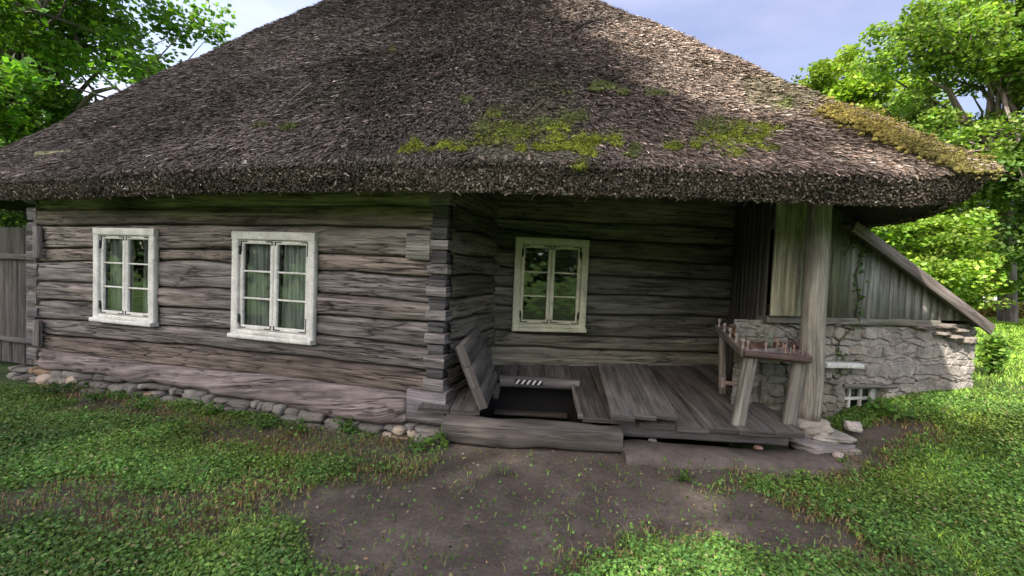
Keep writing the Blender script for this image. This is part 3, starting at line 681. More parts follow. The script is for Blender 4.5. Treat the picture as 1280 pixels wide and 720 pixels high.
# pit below the hatch
mb=MB();
for (u,v) in (((.12,.1),(.12,1.15)),((1.42,.1),(1.42,1.15))):
    p,q=dk(*u),dk(*v);V=[(p[0],p[1],-2),(q[0],q[1],-2),(q[0],q[1],.16),(p[0],p[1],.16)];mb.add(V,q=[(0,1,2,3)],col=(.04,.035,.03))
p,q=dk(.12,1.3),dk(1.42,1.3);mb.add([(p[0],p[1],-2),(q[0],q[1],-2),(q[0],q[1],.2),(p[0],p[1],.2)],q=[(0,1,2,3)],col=(.025,.022,.02))
p,q=dk(.12,.1),dk(1.42,.1);mb.add([(p[0],p[1],-2),(q[0],q[1],-2),(q[0],q[1],.12),(p[0],p[1],.12)],q=[(0,1,2,3)],col=(.04,.035,.03))
for k in range(5):
    beam(mb,dk(.35,.55+.18*k,-.45-.25*(4-k)*0.9),dk(1.25,.55+.18*k,-.45-.25*(4-k)*.9),.2,.04,col=(.06,.05,.04))
mb.build('cellar_pit',M['plank'],HOUSE)
mb=MB();beam(mb,dk(.42,1.06,.0),dk(1.36,1.06,.0),.12,.12,col=(.10,.092,.082),ch=.02,jit=.01);
beam(mb,dk(1.285,.08,.002),dk(1.285,1.06,.002),.05,.05,col=(.14,.128,.11),ch=.008,jit=.004)
beam(mb,dk(.40,1.0,-.06),dk(.40,.75,-.06),.06,.10,col=(.09,.08,.07))
hf=mb.build('hatch_frame',M['plank'],HOUSE)
# black and white hazard tape on the hatch beam
tapeP=dk(.60,.995,.028);mb=MB();e=EX
beam(mb,dk(.60,.993,.02),dk(.93,.993,.02),.008,.055,col=(.02,.02,.02),ch=.001,jit=0,n=2,vary=0)
for k in range(5):
    a0=.605+k*.064;c0=[dk(a0,.9875,-.006),dk(a0+.026,.9875,-.006),dk(a0+.06,.9875,.046),dk(a0+.034,.9875,.046)];mb.add(c0,q=[(0,1,2,3)],col=(.62,.6,.56))
o=mb.build('hazard_tape',M['white'],hf)
mb=MB();p=at_p(634,472,A+BN*.08,BN);beam(mb,p,p+np.array([0.045,.02,0]),.02,.05,col=(.36,.34,.31),jit=0);mb.build('small_plate',M['paint'],HOUSE)
# lighter repair boards low on the back wall
# ---------------------------------------------------------------- porch post
mb=MB();pb=at_p(1010,524,(1.66,5.25,0),F0);pt_=at_p(1025,248,(1.66,5.25,0),F0)
pts=[pb+(pt_-pb)*t for t in np.linspace(0,1.12,24)];tube(mb,pts,[.113+.004*math.sin(i*.5)-.0003*i for i in range(24)],col=(.20,.185,.15),k=28,rough=.03,seed=5,uid=4)
post=mb.build('porch_post',M['board'],HOUSE,smooth=True);post['label']='stout round grey post carrying the eave'
mb=MB();stone(mb,pb+np.array([0.01,0,-.055]),(.20,.18,.085),.2,(.25,.225,.185),5,.6,IC3);
stone(mb,pb+np.array([-.02,.03,-.17]),(.24,.2,.08),.5,(.12,.11,.10),9,.5,IC3);mb.build('post_base',M['stone'],post,smooth=True)
# flat slabs beside the post
mb=MB()
for (px,py,z,rx,ry,rz_,c,rot) in [(1030,543,.06,.24,.2,.035,(.24,.22,.19),.2),(1022,556,.0,.26,.22,.05,(.17,.155,.14),.5),(1045,560,-.02,.2,.15,.05,(.2,.18,.16),0.1)]:
    stone(mb,at_z(px,py,z),(rx,ry,rz_),rot,c,int(px),.6,IC3)
tag(mb.build('flagstones',M['stone'],smooth=True),'flat grey slabs piled at the foot of the porch post','stone slabs')
for i,(px,py,r_,c,lb) in enumerate([(1066,533,.07,(.32,.30,.26),'pale squarish stone lying below the cellar window'),(1048,570,.05,(.26,.22,.2),'small stone at the outer end of the porch step'),(948,560,.035,(.3,.2,.15),'reddish pebble on the earth below the porch floor'),(815,551,.035,(.3,.28,.25),'pale pebble by the joint of the porch sill')]):
    mb=MB();p=at_z(px,py,hgt(*at_z(px,py,0)[:2])+r_*.4);stone(mb,p,(r_*1.2,r_,r_*.75),i,c,i+40,.6,IC3);tag(mb.build('stone',M['stone'],smooth=True),lb,'stone')
# ---------------------------------------------------------------- hatch leaves
def slab(c4,th,nrm,n=4,col=(.2,.19,.18),name='hatch_cover',label='',cat='hatch cover',battens=True):
    """c4: corners front-left, front-right, back-right, back-left ; boards run front to back"""
    c=[np.array(p,float) for p in c4];mb=MB();N=unit(nrm)
    root=empty(name,c[0],label,cat)
    for k in range(n):
        f0,f1=k/n,(k+1)/n;a=c[0]+(c[1]-c[0])*(f0+f1)/2;b=c[3]+(c[2]-c[3])*(f0+f1)/2;w=np.linalg.norm(c[1]-c[0])/n
        beam(mb,a+N*th/2,b+N*th/2,w-.004,th,up=N,col=col,ch=.006,jit=.003)
    mb.build('boards',M['plank'],root)
    if battens:
        for f in (.15,.85):
            mb=MB();a=c[0]+(c[3]-c[0])*f;b=c[1]+(c[2]-c[1])*f;beam(mb,a-N*.022+(b-a)*.04,b-N*.022-(b-a)*.04,.09,.04,up=N,col=np.array(col)*.8);mb.build('batten',M['plank'],root)
    return root
bf,bb=dk(.30,.06,.01),dk(.33,.98,.01)
tf=at_p(578,424,(-1.76,0,0),(1,0,0));tb=tf+(bb-bf)*.98
u_=unit(bb-bf);tf=tf-u_*np.dot(tf-bf,u_);tb=tf+(bb-bf)
n_=np.cross(bb-bf,tf-bf)
n_=unit(n_) if n_[0]>0 else -unit(n_)
slab([bf,tf,tb,bb],.085,n_,3,(.10,.09,.078),'hatch_cover','open cellar hatch leaf leaning upright against the log side wall')
pz=lambda px,py,z:at_z(px,py,z)
c4=[pz(765,526,.26),pz(845,524,.26),at_z(805,459,.44),at_z(747,459,.44)]
# keep the leaf rectangular
fl,fr=c4[0],c4[1];bk=unit((c4[2]+c4[3])/2-(fl+fr)/2);Lk=min(1.55,np.linalg.norm((c4[2]+c4[3])/2-(fl+fr)/2))
c4=[fl,fr,fr+bk*Lk+EX*.02,fl+bk*Lk];slab(c4,.05,np.cross(fr-fl,bk),3,(.098,.089,.078),'hatch_cover','wide flat cellar hatch leaf lying tilted on the porch floor')
# ---------------------------------------------------------------- work table with pegs
def leg(root,a,b,w,t,upv,label=None):
    mb=MB();beam(mb,a,b,w,t,up=upv,col=(.17,.155,.13),ch=.008,jit=.003);return mb.build('leg',M['board'],root)
TB=empty('peg_table',dk(3.0,.5),'rough wooden table with upright pegs round its edge, standing beside the porch post','table')
zt=.92
Pfl=at_p(926,441,at_z(925,533,.2),F0);Pfr=at_p(1013,449,at_z(985,535,.2),F0)
fl0=at_z(924,532,.21);fr0=at_z(985,534,.21)
Pfl=at_d(929,441,4.32);Pfr=at_d(1012,450,4.40);Pbl=at_d(896,410,5.25);Pbr=at_d(985,416,5.35)
zt=(Pfl[2]+Pfr[2]+Pbl[2]+Pbr[2])/4
up=np.array([0,0,1.])
leg(TB,at_d(922,533,4.36),at_d(938,446,4.40),.125,.05,F0);leg(TB,at_d(985,535,4.42),at_d(1000,450,4.46),.125,.05,F0)
leg(TB,at_d(903,498,5.27),at_d(903,418,5.25),.07,.06,F0);leg(TB,at_d(955,503,5.30),at_d(962,432,5.30),.06,.06,F0)
mb=MB();beam(mb,Pfl,Pfr,.06,.05,col=(.095,.065,.055),jit=.003);mb.build('end_rail',M['board'],TB);mb=MB();beam(mb,Pbl,Pbr,.05,.05,col=(.12,.10,.08));mb.build('end_rail',M['board'],TB)
mb=MB();beam(mb,Pfl,Pbl,.05,.07,col=(.12,.10,.085));mb.build('side_rail',M['board'],TB);mb=MB();beam(mb,Pfr,Pbr,.05,.06,col=(.13,.10,.085));mb.build('side_rail',M['board'],TB)
mb=MB();beam(mb,at_d(929,509,4.9),at_d(973,511,4.9),.05,.04,col=(.2,.18,.15));mb.build('stretcher',M['board'],TB);mb=MB();beam(mb,at_d(906,478,4.7),at_d(930,481,4.5),.03,.035,col=(.2,.15,.12));mb.build('stretcher',M['board'],TB);mb=MB();beam(mb,at_d(903,470,5.1),at_d(903,484,5.1),.06,.06,up=F0,col=(.25,.2,.17));mb.build('stretcher',M['board'],TB)
# plank top set low between rails
mb=MB()
for k in range(5):
    f=(k+.5)/5;a=Pfl+(Pfr-Pfl)*f;b=Pbl+(Pbr-Pbl)*f;d_=np.array([0,0,-.035]);w=np.linalg.norm(Pfr-Pfl)/5-.006;beam(mb,a+d_+(b-a)*.02,b+d_-(b-a)*.02,w,.022,col=(.13,.075,.05),vary=.25)
mb.build('table_top',M['plank'],TB)
# brown slanted tray at the back
mb=MB();a0,a1=at_d(916,431,5.0),at_d(972,431,5.0);b0,b1=at_d(912,408,5.3),at_d(975,410,5.3)
poly_prism(mb,[a0,a1,b1,b0],.02,np.cross(a1-a0,b0-a0),col=(.27,.16,.08));beam(mb,b0+[0,0,.01],b1+[0,0,.01],.03,.03,col=(.26,.22,.17));beam(mb,a0,a1,.03,.035,col=(.16,.08,.06))
beam(mb,b1,b1-[0,0,.16],.03,.03,up=F0,col=(.1,.08,.06))
mb.build('tray',M['board'],TB)
def peg(p,h,col=(.42,.36,.30),r=.014):
    mb=MB();p=np.array(p);tube(mb,[p,p+up*h*.3,p+up*h*.34,p+up*h*.7,p+up*h*.75,p+up*h*.95,p+up*h],[r,r*.9,r*.6,r*.8,r*1.15,r,r*.4],col=col,k=8);mb.build('peg',M['board'],TB,smooth=True)
pegs=[]
for f in (.02,.24,.46,.68,.90): p=Pfl+(Pbl-Pfl)*f+up*.03;peg(p,.10,(.30,.25,.215),.015);pegs.append(p)
for f in (.06,.33): p=Pfl+(Pfr-Pfl)*f+up*.02;peg(p,.105,(.28,.23,.22),.013);pegs.append(p)
rr_=random.Random(9)
for i in range(12):
    f,g_=rr_.uniform(.62,1.0),rr_.uniform(.05,.8);p=Pfl+(Pfr-Pfl)*f+(Pbl-Pfl)*g_;peg(p-up*.01,rr_.uniform(.06,.15),(.26*rr_.uniform(.5,1.3),.2,.14),.009)
mb=MB()
for i in range(9):
    a=Pfl+(Pfr-Pfl)*(.06+.03*i)+up*(.03+.006*(i%4));b=Pfr+(Pbr-Pfr)*(.04+.07*i)+up*.02;m=(a+b)/2-up*.02;tube(mb,[a,m,b],.003,col=(.30,.27,.27),k=4)
for k in range(4):
    a=Pfr+(Pfl-Pfr)*.38+up*(.01)+(Pbr-Pfr)*.07*k;b=Pfr+up*.02+(Pbr-Pfr)*.07*k;beam(mb,a,b,.02,.012,col=(.14,.10,.085))
mb.build('cords',M['board'],TB)
mb=MB();beam(mb,at_d(950,451,4.6),at_d(972,452,4.6),.08,.03,col=(.33,.31,.28));mb.build('under_block',M['board'],TB)
# ---------------------------------------------------------------- shed wing
SHED=empty('shed',SP+SD*1.5,'low grey boarded lean-to on a rubble stone wall at the right of the porch','shed')
def sp(s,z,d=0): v=SP+SD*s+SN*d; return np.array([v[0],v[1],z])
def s_of(px,py): p=at_p(px,py,SP,SN);return float(np.dot(p-SP,SD)),p[2]
s_end,_=s_of(1213,440);sr0=s_of(1082,289);sr1=s_of(1240,409)
def rake(s): return sr0[1]+(s-sr0[0])*(sr1[1]-sr0[1])/(sr1[0]-sr0[0])
# stone wall
s0w=-.35;LW=s_end-s0w
s=np.linspace(s0w,s_end,640);z=np.linspace(-.35,1.17,330);Sg,Zg=np.meshgrid(s,z)
rs=np.random.default_rng(21);pts=[]
zz=-.35
while zz<1.2:
    h=rs.uniform(.07,.15);x=s0w-.2
    while x<s_end+.2: w=rs.uniform(.10,.30);pts.append((x+w/2,zz+h/2+rs.uniform(-.03,.03),w,h));x+=w
    zz+=h
pts=np.array(pts);best=np.full(Sg.shape,9.);sec=np.full(Sg.shape,9.);bi=np.zeros(Sg.shape,int)
wx=Sg+.09*fbm(Sg*4,Zg*4,2)*2;wz=Zg+.06*fbm(Sg*4+9,Zg*4,3)*2
for i,(cx,cz,w,h) in enumerate(pts):
    d=np.maximum(np.abs(wx-cx)/w,np.abs(wz-cz)/h)*.75+.25*np.hypot((wx-cx)/w,(wz-cz)/h);m=d<best;sec=np.where(m,best,np.minimum(sec,d));bi=np.where(m,i,bi);best=np.where(m,d,best)
edge=sec-best;st_=sst(.02,.16,edge)
plas=sst(-.10,.06,fbm(Sg*1.6,Zg*2.0,77,4)+.06*sst(.8,2.6,Sg))        # lime render still covering parts
dep=st_*.055*(.5+rs.random(len(pts))[bi])*(1-.65*plas)+.03*plas+.04*fbm(Sg*9,Zg*9,5,5)+.05*fbm(Sg*2,Zg*2,6)-.02*np.exp(-(fbm(Sg*2.5,Zg*3.5,15,3)/.012)**2)*plas
wsl=s_of(1055,484);wsr=s_of(1097,484);wb=s_of(1075,517)
wr=((Sg>wsl[0]-.02)&(Sg<wsr[0]+.11)&(Zg<wsl[1]+.04)&(Zg>wb[1]-.10));dep=np.where(wr,-.26,dep)
gap=(Zg>1.12);dep=np.where(gap,dep-.03,dep)
V=SP+Sg[...,None]*SD+dep[...,None]*SN;V[...,2]=Zg
cst=np.array([.27,.245,.215])*(.6+.75*rs.random(len(pts)))[bi][...,None];cst=cst*(1+np.array([.12,0,-.12])*(rs.random(len(pts))[bi][...,None]-.4))
cm=np.array([.20,.185,.165]);cp=np.array([.27,.245,.22])*(1+1.1*fbm(Sg*3,Zg*3,8)[...,None])*(1+.8*fbm(Sg*14,Zg*14,18)[...,None])
c=.85*cst*st_[...,None]+.55*cm*(1-st_[...,None]);c=c*(1-plas[...,None]*.8)+cp*plas[...,None]*.8
gr=(sst(2.0,.3,Sg)*.7+sst(.5,.1,Zg)*.35)[...,None]*(.5+fbm(Sg*4,Zg*4,12)[...,None]);c=c*(1-gr)+gr*np.array([.08,.09,.045])
n2=np.arange(Sg.size).reshape(Sg.shape);mb=MB();mb.add(V.reshape(-1,3),q=np.c_[n2[:-1,:-1].ravel(),n2[:-1,1:].ravel(),n2[1:,1:].ravel(),n2[1:,:-1].ravel()],col=np.clip(c,.01,1).reshape(-1,3))
# return wall going back and top
BK=-SN
zc=np.linspace(-.35,1.15,60);tb_=np.linspace(0,4,90);Tg,Zc=np.meshgrid(tb_,zc)
Vr=(SP+SD*s_end)+Tg[...,None]*BK+SD*(.02+.05*fbm(Tg*6,Zc*6,4)[...,None]);Vr[...,2]=Zc;n3=np.arange(Tg.size).reshape(Tg.shape)
mb.add(Vr.reshape(-1,3),q=np.c_[n3[:-1,:-1].ravel(),n3[:-1,1:].ravel(),n3[1:,1:].ravel(),n3[1:,:-1].ravel()],col=(.27,.25,.22))
mb.build('stone_wall',M['rubble'],SHED,smooth=True)
mb=MB()
for i,(px,py,w,h) in enumerate([(1150,408,.16,.04),(1175,407,.14,.045),(1193,412,.12,.04),(1185,420,.13,.035),(1170,416,.1,.03),(1203,424,.1,.06)]):
    p=at_p(px,py,sp(0,0,.03),SN);stone(mb,p,(w,.13,h*.8),.5,np.array([.20,.17,.145])*(.6+.08*i),i+70,.85)
mb.build('loose_stones',M['stone'],SHED)
# sill beam and boards
mb=MB();beam(mb,sp(.0,1.185,.03),sp(s_of(1165,405)[0],1.175,.03),.13,.075,col=(.13,.12,.10),jit=.008);mb.build('sill_beam',M['board'],SHED)
mb=MB();s=s_of(1036,330)[0]-.5;r=random.Random(2);k=0
while s<s_of(1208,400)[0]:
    w=r.uniform(.10,.17);zt_=min(rake(s+w)-.05,2.62);
    if zt_>1.28:
        g_=sst(1.35,.7,np.array(s));c=np.array([.215,.205,.195])*r.uniform(.85,1.15)*(1-g_)+np.array([.125,.125,.075])*g_
        zt0=min(rake(s)-.05,2.62);th=.025;d_=.045+.006*(k%2)
        Pq=[sp(s,1.215,d_),sp(s+w-.004,1.215,d_),sp(s+w-.004,zt_,d_),sp(s,zt0,d_)];poly_prism(mb,Pq,th,SN,col=c*.9,uvd=(0,0,1),uid=k*3.3)
    s+=w;k+=1
mb.build('board_wall',M['board'],SHED)
# hanging board panel left of the post
mb=MB();sq=lambda x:float(np.dot(at_p(x,393,SP+SN*.16,SN)-SP,SD));a,b=sq(962),sq(1000);edges=[a,a+(b-a)*.42,a+(b-a)*.98,b+.10]
for i in range(3):
    w=edges[i+1]-edges[i];m=(edges[i]+edges[i+1])/2;z0_=1.235;d_=.16 if i<2 else .09
    beam(mb,sp(m,z0_,d_),sp(m,2.6,d_),w-.006,.03,up=SN,col=(.24,.225,.15),ch=.004,jit=.002)
mb.build('board_panel',M['board'],SHED)
# dark inner wall of the recess on the right
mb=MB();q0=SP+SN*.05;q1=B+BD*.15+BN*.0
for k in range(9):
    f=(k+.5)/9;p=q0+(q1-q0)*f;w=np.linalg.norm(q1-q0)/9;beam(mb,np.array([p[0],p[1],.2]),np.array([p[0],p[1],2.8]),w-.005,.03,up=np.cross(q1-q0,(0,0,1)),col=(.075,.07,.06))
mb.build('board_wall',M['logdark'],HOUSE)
# lean-to roof
mb=MB();PR0=at_p(1078,286,SP+SN*.22,SN)-SN*.22;PR1=at_p(1241,409,SP+SN*.22,SN)-SN*.22;ux=unit(PR1-PR0);P0=PR0-ux*.12;P1=PR1
nr=unit(np.cross(ux,BK));nr=nr if nr[2]>0 else -nr
Lr=np.linalg.norm(P1-P0)
for k in range(12):
    a=P0+SN*.20+BK*(k*.36);beam(mb,a+BK*.18,a+BK*.18+(P1-P0),.355,.05,up=nr,col=(.11,.095,.085),jit=.004,n=14)
mb.build('roof',M['board'],SHED)
mb=MB();beam(mb,P0+SN*.225-nr*.035,P1+SN*.225-nr*.035,.035,.12,up=nr,col=(.115,.095,.085),jit=.004,n=16);mb.build('barge_board',M['board'],SHED)
# cellar window
mb=MB();a,b,zt_,zb_=wsl[0],wsr[0],wsl[1],wb[1]-.09;dd_=-.08;cw=(.42,.43,.38)
zt_=wsl[1];zb_=zt_-.42
for zz in (zt_-.02,zb_+.02,(zt_*2+zb_)/3.0-.015): beam(mb,sp(a,zz,dd_),sp(b,zz,dd_),.05,.035,col=cw,jit=.001,ch=.004,vary=.03)
for i in range(4):
    ss=a+(b-a)*i/3;beam(mb,sp(ss,zb_,dd_+.003),sp(ss,zt_,dd_+.003),.035 if i in(0,3) else .022,.045,up=SN,col=cw,jit=.001,ch=.004,vary=.03)
beam(mb,sp(b+.03,zb_,dd_-.01),sp(b+.03,zt_,dd_-.01),.05,.06,up=SN,col=(.33,.33,.3))
cwn=mb.build('window',M['paint'],SHED);cwn['label']='small white cellar window of six panes at ground level'
mb=MB();mb.add([sp(a,zb_,dd_-.03),sp(b,zb_,dd_-.03),sp(b,zt_,dd_-.03),sp(a,zt_,dd_-.03)],q=[(0,1,2,3)]);mb.build('glass',M['glass'],cwn)
mb=MB();beam(mb,sp(a-.08,zt_+.035,.0),sp(b+.2,zt_+.02,.0),.16,.04,col=(.11,.10,.085));mb.build('lintel',M['board'],SHED)
mb=MB();q0=s_of(1026,453);q1=s_of(1062,454);beam(mb,sp(q0[0]-.1,q0[1],.1),sp(q1[0],q1[1],.1),.16,.055,col=(.47,.47,.43),jit=.003);o=mb.build('ledge_board',M['paint'],SHED);o['label']='short white board sticking out of the stone wall'
# ---------------------------------------------------------------- gate at the left
GT=empty('board_gate',(XL-.9,4.35,-.05),'dark upright board gate closing the gap left of the log wall','gate')
mb=MB();r=random.Random(6);x=XL-.22
def gz(py,px=20): return at_p(px,py,(0,4.3,0),(0,1,0))[2]
z_top,z_r,z_b2,z_b=gz(283),gz(322),gz(424),gz(456)
while x>XL-3.2:
    w=r.uniform(.13,.2);beam(mb,(x-w/2,4.33,z_b2),(x-w/2,4.33,z_r-.02),w-.005,.03,up=(0,1,0),col=tuple(np.array([.085,.074,.066])*r.uniform(.8,1.2)));x-=w
x=XL-.2
while x>XL-3.2:
    w=r.uniform(.15,.3);beam(mb,(x-w/2,4.36,z_r+.05),(x-w/2,4.36,z_top+r.uniform(-.01,.02)),w-.004,.03,up=(0,1,0),col=tuple(np.array([.065,.06,.05])*r.uniform(.85,1.15)))
    beam(mb,(x-w/2,4.37,z_b+r.uniform(-.01,.02)),(x-w/2,4.37,z_b2-.02),w-.03,.03,up=(0,1,0),col=tuple(np.array([.10,.092,.082])*r.uniform(.8,1.15)));x-=w
mb.build('boards',M['board'],GT)
mb=MB();beam(mb,(XL-.2,4.29,z_r+.015),(XL-3.2,4.29,z_r+.015),.05,.08,col=(.12,.11,.098));beam(mb,(XL-.2,4.29,z_b2-.005),(XL-3.2,4.29,z_b2-.005),.05,.06,col=(.11,.10,.095));mb.build('rail',M['board'],GT)
mb=MB();beam(mb,(XL-.17,4.36,-.15),(XL-.17,4.36,z_top+.02),.10,.10,up=(0,1,0),col=(.10,.095,.085));mb.build('post',M['board'],GT)
# ---------------------------------------------------------------- foliage
def leafcol(n,base,rng,var=.25):
    c=np.array(base)*np.exp(rng.normal(0,var,n))[:,None];y=rng.random(n)[:,None];return np.clip(c*(1+np.array([.45,.12,-.2])*(y-.4)),0,.8)
def tree(name,label,base,crowns,leaf,nleaf,col,seed,trunk_r=.22,cat='tree',group=None,clr=.9,nclump=None,bark=(.10,.085,.07),gap=(),limbs=None,lim_n=26):
    """crowns: list of (centre, radii). clumps fill ellipsoids, branches reach every clump"""
    rng=np.random.default_rng(seed);base=np.array(base,float);root=empty(name,base,label,cat,group)
    cl=[]
    vol=[np.prod(r)**(2/3) for c,r in crowns];tv=sum(vol)
    nclump=nclump or int(70*len(crowns))
    for (c,r),v in zip(crowns,vol):
        k=int(nclump*v/tv)+1;d=unitrows(rng.normal(0,1,(k,3)));rad=(.35+.65*rng.random(k)**.5)[:,None]
        wob=.75+.5*vn(d[:,0]*2+seed,d[:,1]*2+d[:,2]*3,seed)[:,None]
        cl.append(np.array(c)+d*rad*wob*np.array(r))
    cl=np.concatenate(cl);k=len(cl)
    mt=MB();cc=np.mean([c for c,r in crowns],0)
    th=max(base[2]+1.0,cc[2]-.4*max(r[2] for c,r in crowns))
    fork=np.array([base[0]+(cc[0]-base[0])*.35,base[1]+(cc[1]-base[1])*.35,min(th,base[2]+.55*(cc[2]-base[2]))])
    mid=(base+fork)/2+rng.normal(0,.12,3)*[1,1,0]
    tops=cc+np.array([0,0,.3*crowns[0][1][2]])
    tp=[base+[0,0,-.3],base+[0,0,.1],mid,fork,(fork+tops)/2+rng.normal(0,.25,3),tops]
    tube(mt,tp,[trunk_r*1.45,trunk_r*1.15,trunk_r,trunk_r*.85,trunk_r*.5,trunk_r*.12],col=bark,k=12,rough=.12,seed=seed)
    order=rng.permutation(k)[:lim_n]
    anchor=[fork,(fork+tops)/2,tops]
    mains=[]
    for j in order:
        a=anchor[rng.integers(3)] if rng.random()>.5 else fork;t=cl[j];m=(a+t)/2+rng.normal(0,.12,3)*np.linalg.norm(t-a)+[0,0,.1*np.linalg.norm(t-a)]
        m2=a+(m-a)*.5+rng.normal(0,.04,3)*np.linalg.norm(t-a)
        tube(mt,[a,m2,m,(m+t)/2+rng.normal(0,.04,3)*np.linalg.norm(t-a),t],[trunk_r*.42,trunk_r*.32,trunk_r*.22,trunk_r*.13,.012],col=bark,k=6,cap=False);mains+=[m,(m+t)/2]
    mains=np.array(mains)
    for j in range(k):
        a=mains[np.argmin(((mains-cl[j])**2).sum(1))];t=cl[j];tube(mt,[a,(a+t)/2+rng.normal(0,.1,3),t],[trunk_r*.14,trunk_r*.08,.008],col=bark,k=4,cap=False)
    if limbs:
        for L_,rd in limbs: tube(mt,L_,rd,col=bark,k=8,cap=False,rough=.1)
    mt.build('trunk',M['bark'],root,smooth=True)
    # leaves: per clump gaussian, flattened
    w=.4+rng.random(k);w/=w.sum();ci=rng.choice(k,nleaf,p=w);rs_=(clr*(.6+.7*rng.random(k)))
    off=rng.normal(0,1,(nleaf,3));off=off/np.maximum(1,np.linalg.norm(off,axis=1)/1.9)[:,None]
    P=cl[ci]+off*(rs_[ci][:,None])*np.array([.5,.5,.30])
    tint=np.exp(rng.normal(0,.18,k))[ci][:,None]
    keep=np.ones(len(P),bool)
    for (gx_,gy_,gz_,gr_) in gap:
        v=P-np.array([gx_,gy_,gz_]);t=v@SUN;keep&=np.linalg.norm(v-t[:,None]*SUN,axis=1)>gr_
    P=P[keep];nleaf=len(P);tint=tint[keep]
    V,q,c=rhomb(P,leaf,rng,.8,.7,leafcol(nleaf,col,rng)*tint)
    ml=MB();ml.add(V,q=q,col=c);ml.build('crown',M['leaf'],root)
    return root
LG=(.085,.15,.028)
# left maple behind the roof
c=at_d(40,30,13.5)
tree('maple_tree','big maple filling the sky above the left end of the roof',(c[0]-2,c[1]+1,-.1),[(at_d(100,60,13.0),(3.6,3.2,3.0)),(at_d(-60,10,12.5),(3.8,3.5,4.0)),(at_d(30,-120,13),(4.2,3,3.2)),(at_d(-30,170,14),(3.8,2.5,2.2))],.17,56000,(.085,.17,.022),31,.30,clr=.8,nclump=230)
for i,(px,py,Z,r_,lb,cl_) in enumerate([(10,262,16,(3.0,2,1.4),'bushy green shrub seen through the gap over the gate',(.07,.12,.02)),(-90,300,14,(3,2,2),'leafy bush beyond the gate at the far left',(.06,.11,.02))]):
    c=at_d(px,py,Z);tree('bush',lb,(c[0],c[1],-.1),[(c,r_)],.14,14000,cl_,40+i,.07,cat='bush',clr=.7,nclump=80)
# right-hand trees
def cr(px,py,Z,rx,rz): return (at_d(px,py,Z),(rx,rx*.8,rz))
gzr=lambda p:float(hgt(p[0],p[1]))
b=at_d(1120,330,24);tree('round_tree','round bright green tree rising behind the right roof slope',(b[0],b[1],gzr(b)),[cr(1060,105,24,2.2,1.9),cr(1105,150,24,2.6,2.3),cr(1180,190,25,2.6,2.0)],.20,30000,(.16,.23,.03),51,.2,clr=.9,nclump=120)
b=at_d(1262,372,18);limb=[at_d(1262,300,17.5),at_d(1248,230,17),at_d(1222,180,16.6),at_d(1205,150,16.4),at_d(1185,112,16.2),at_d(1160,100,16)]
tree('ash_tree','tall airy tree with a bare crooked limb at the top right',(b[0],b[1],gzr(b)),[cr(1160,55,16,1.9,1.3),cr(1250,50,15.5,2.4,1.8),cr(1300,150,15,2.2,2.6),cr(1255,225,16,1.7,1.3),cr(1140,150,17,1.2,1.0),cr(1330,20,15,2.6,2.6)],.15,52000,(.15,.23,.045),57,.26,clr=.62,nclump=210,bark=(.16,.13,.115),limbs=[(limb,[.2,.17,.14,.12,.08,.03]),([at_d(1205,150,16.4),at_d(1175,165,16.4),at_d(1150,175,16.4)],[.06,.04,.02]),([at_d(1222,180,16.6),at_d(1228,140,16.6),at_d(1216,120,16.5)],[.06,.04,.02])],lim_n=30)
b=at_d(1330,380,14);tree('dark_tree','dark leafy tree at the right edge of the lawn',(b[0],b[1],gzr(b)),[cr(1335,290,14.5,1.6,1.9),cr(1360,200,14,2.0,2)],.15,26000,(.07,.13,.025),53,.2,clr=.7,nclump=110)
for i,(px,py,Z,rx,rz,cl_,lb) in enumerate([(1150,305,15,1.9,1.15,(.17,.26,.04),'pale green leafy bush just behind the lean-to roof'),(1195,330,17,1.5,1.1,(.18,.26,.045),'low bright bush between the lean-to roof and the tree trunk'),(1225,270,20,2.4,1.6,(.10,.17,.03),'mid green bush under the tall airy tree'),(1120,255,19,2.0,1.3,(.16,.24,.04),'yellow green bush showing below the right eave')]):
    c=at_d(px,py,Z);tree('bush',lb,(c[0],c[1],gzr(c)),[(c,(rx,rx*.7,rz)),(c-np.array([0,0,rz*.8]),(rx*.9,rx*.7,rz*.6))],.14,17000,cl_,60+i,.06,cat='bush',clr=.55,nclump=90)
# clipped brownish hedge and pale garden wall far right
mb=MB();rng=np.random.default_rng(5);a,b_=at_d(1150,372,21),at_d(1420,380,21);n=16000;t=rng.random(n)[:,None];P=a+(b_-a)*t;gh=hgt(P[:,0],P[:,1]);P[:,2]=gh+rng.random(n)*.62*(1+.3*vn(t[:,0]*30,t[:,0]*0,3));P[:,:2]+=rng.normal(0,.25,(n,2));V,q,c=rhomb(P,.12,rng,1,.6,leafcol(n,(.17,.14,.04),rng,.35));mb.add(V,q=q,col=c);tag(mb.build('hedge',M['leaf']),'low yellow brown hedge along the far edge of the sunny lawn','hedge')
mb=MB();a,b_=at_d(1090,362,27),at_d(1262,366,27)
for k in range(26):
    for j in range(4):
        f=(k+.5*(j%2))/26;p=a+(b_-a)*f;stone(mb,(p[0],p[1],hgt(p[0],p[1])+.1+j*.22),(.2,.18,.13),.3,np.array([.5,.48,.46])*random.uniform(.7,1.1),k*4+j,.7,IC1)
tag(mb.build('garden_wall',M['stone']),'pale stone garden wall beyond the hedge','wall')
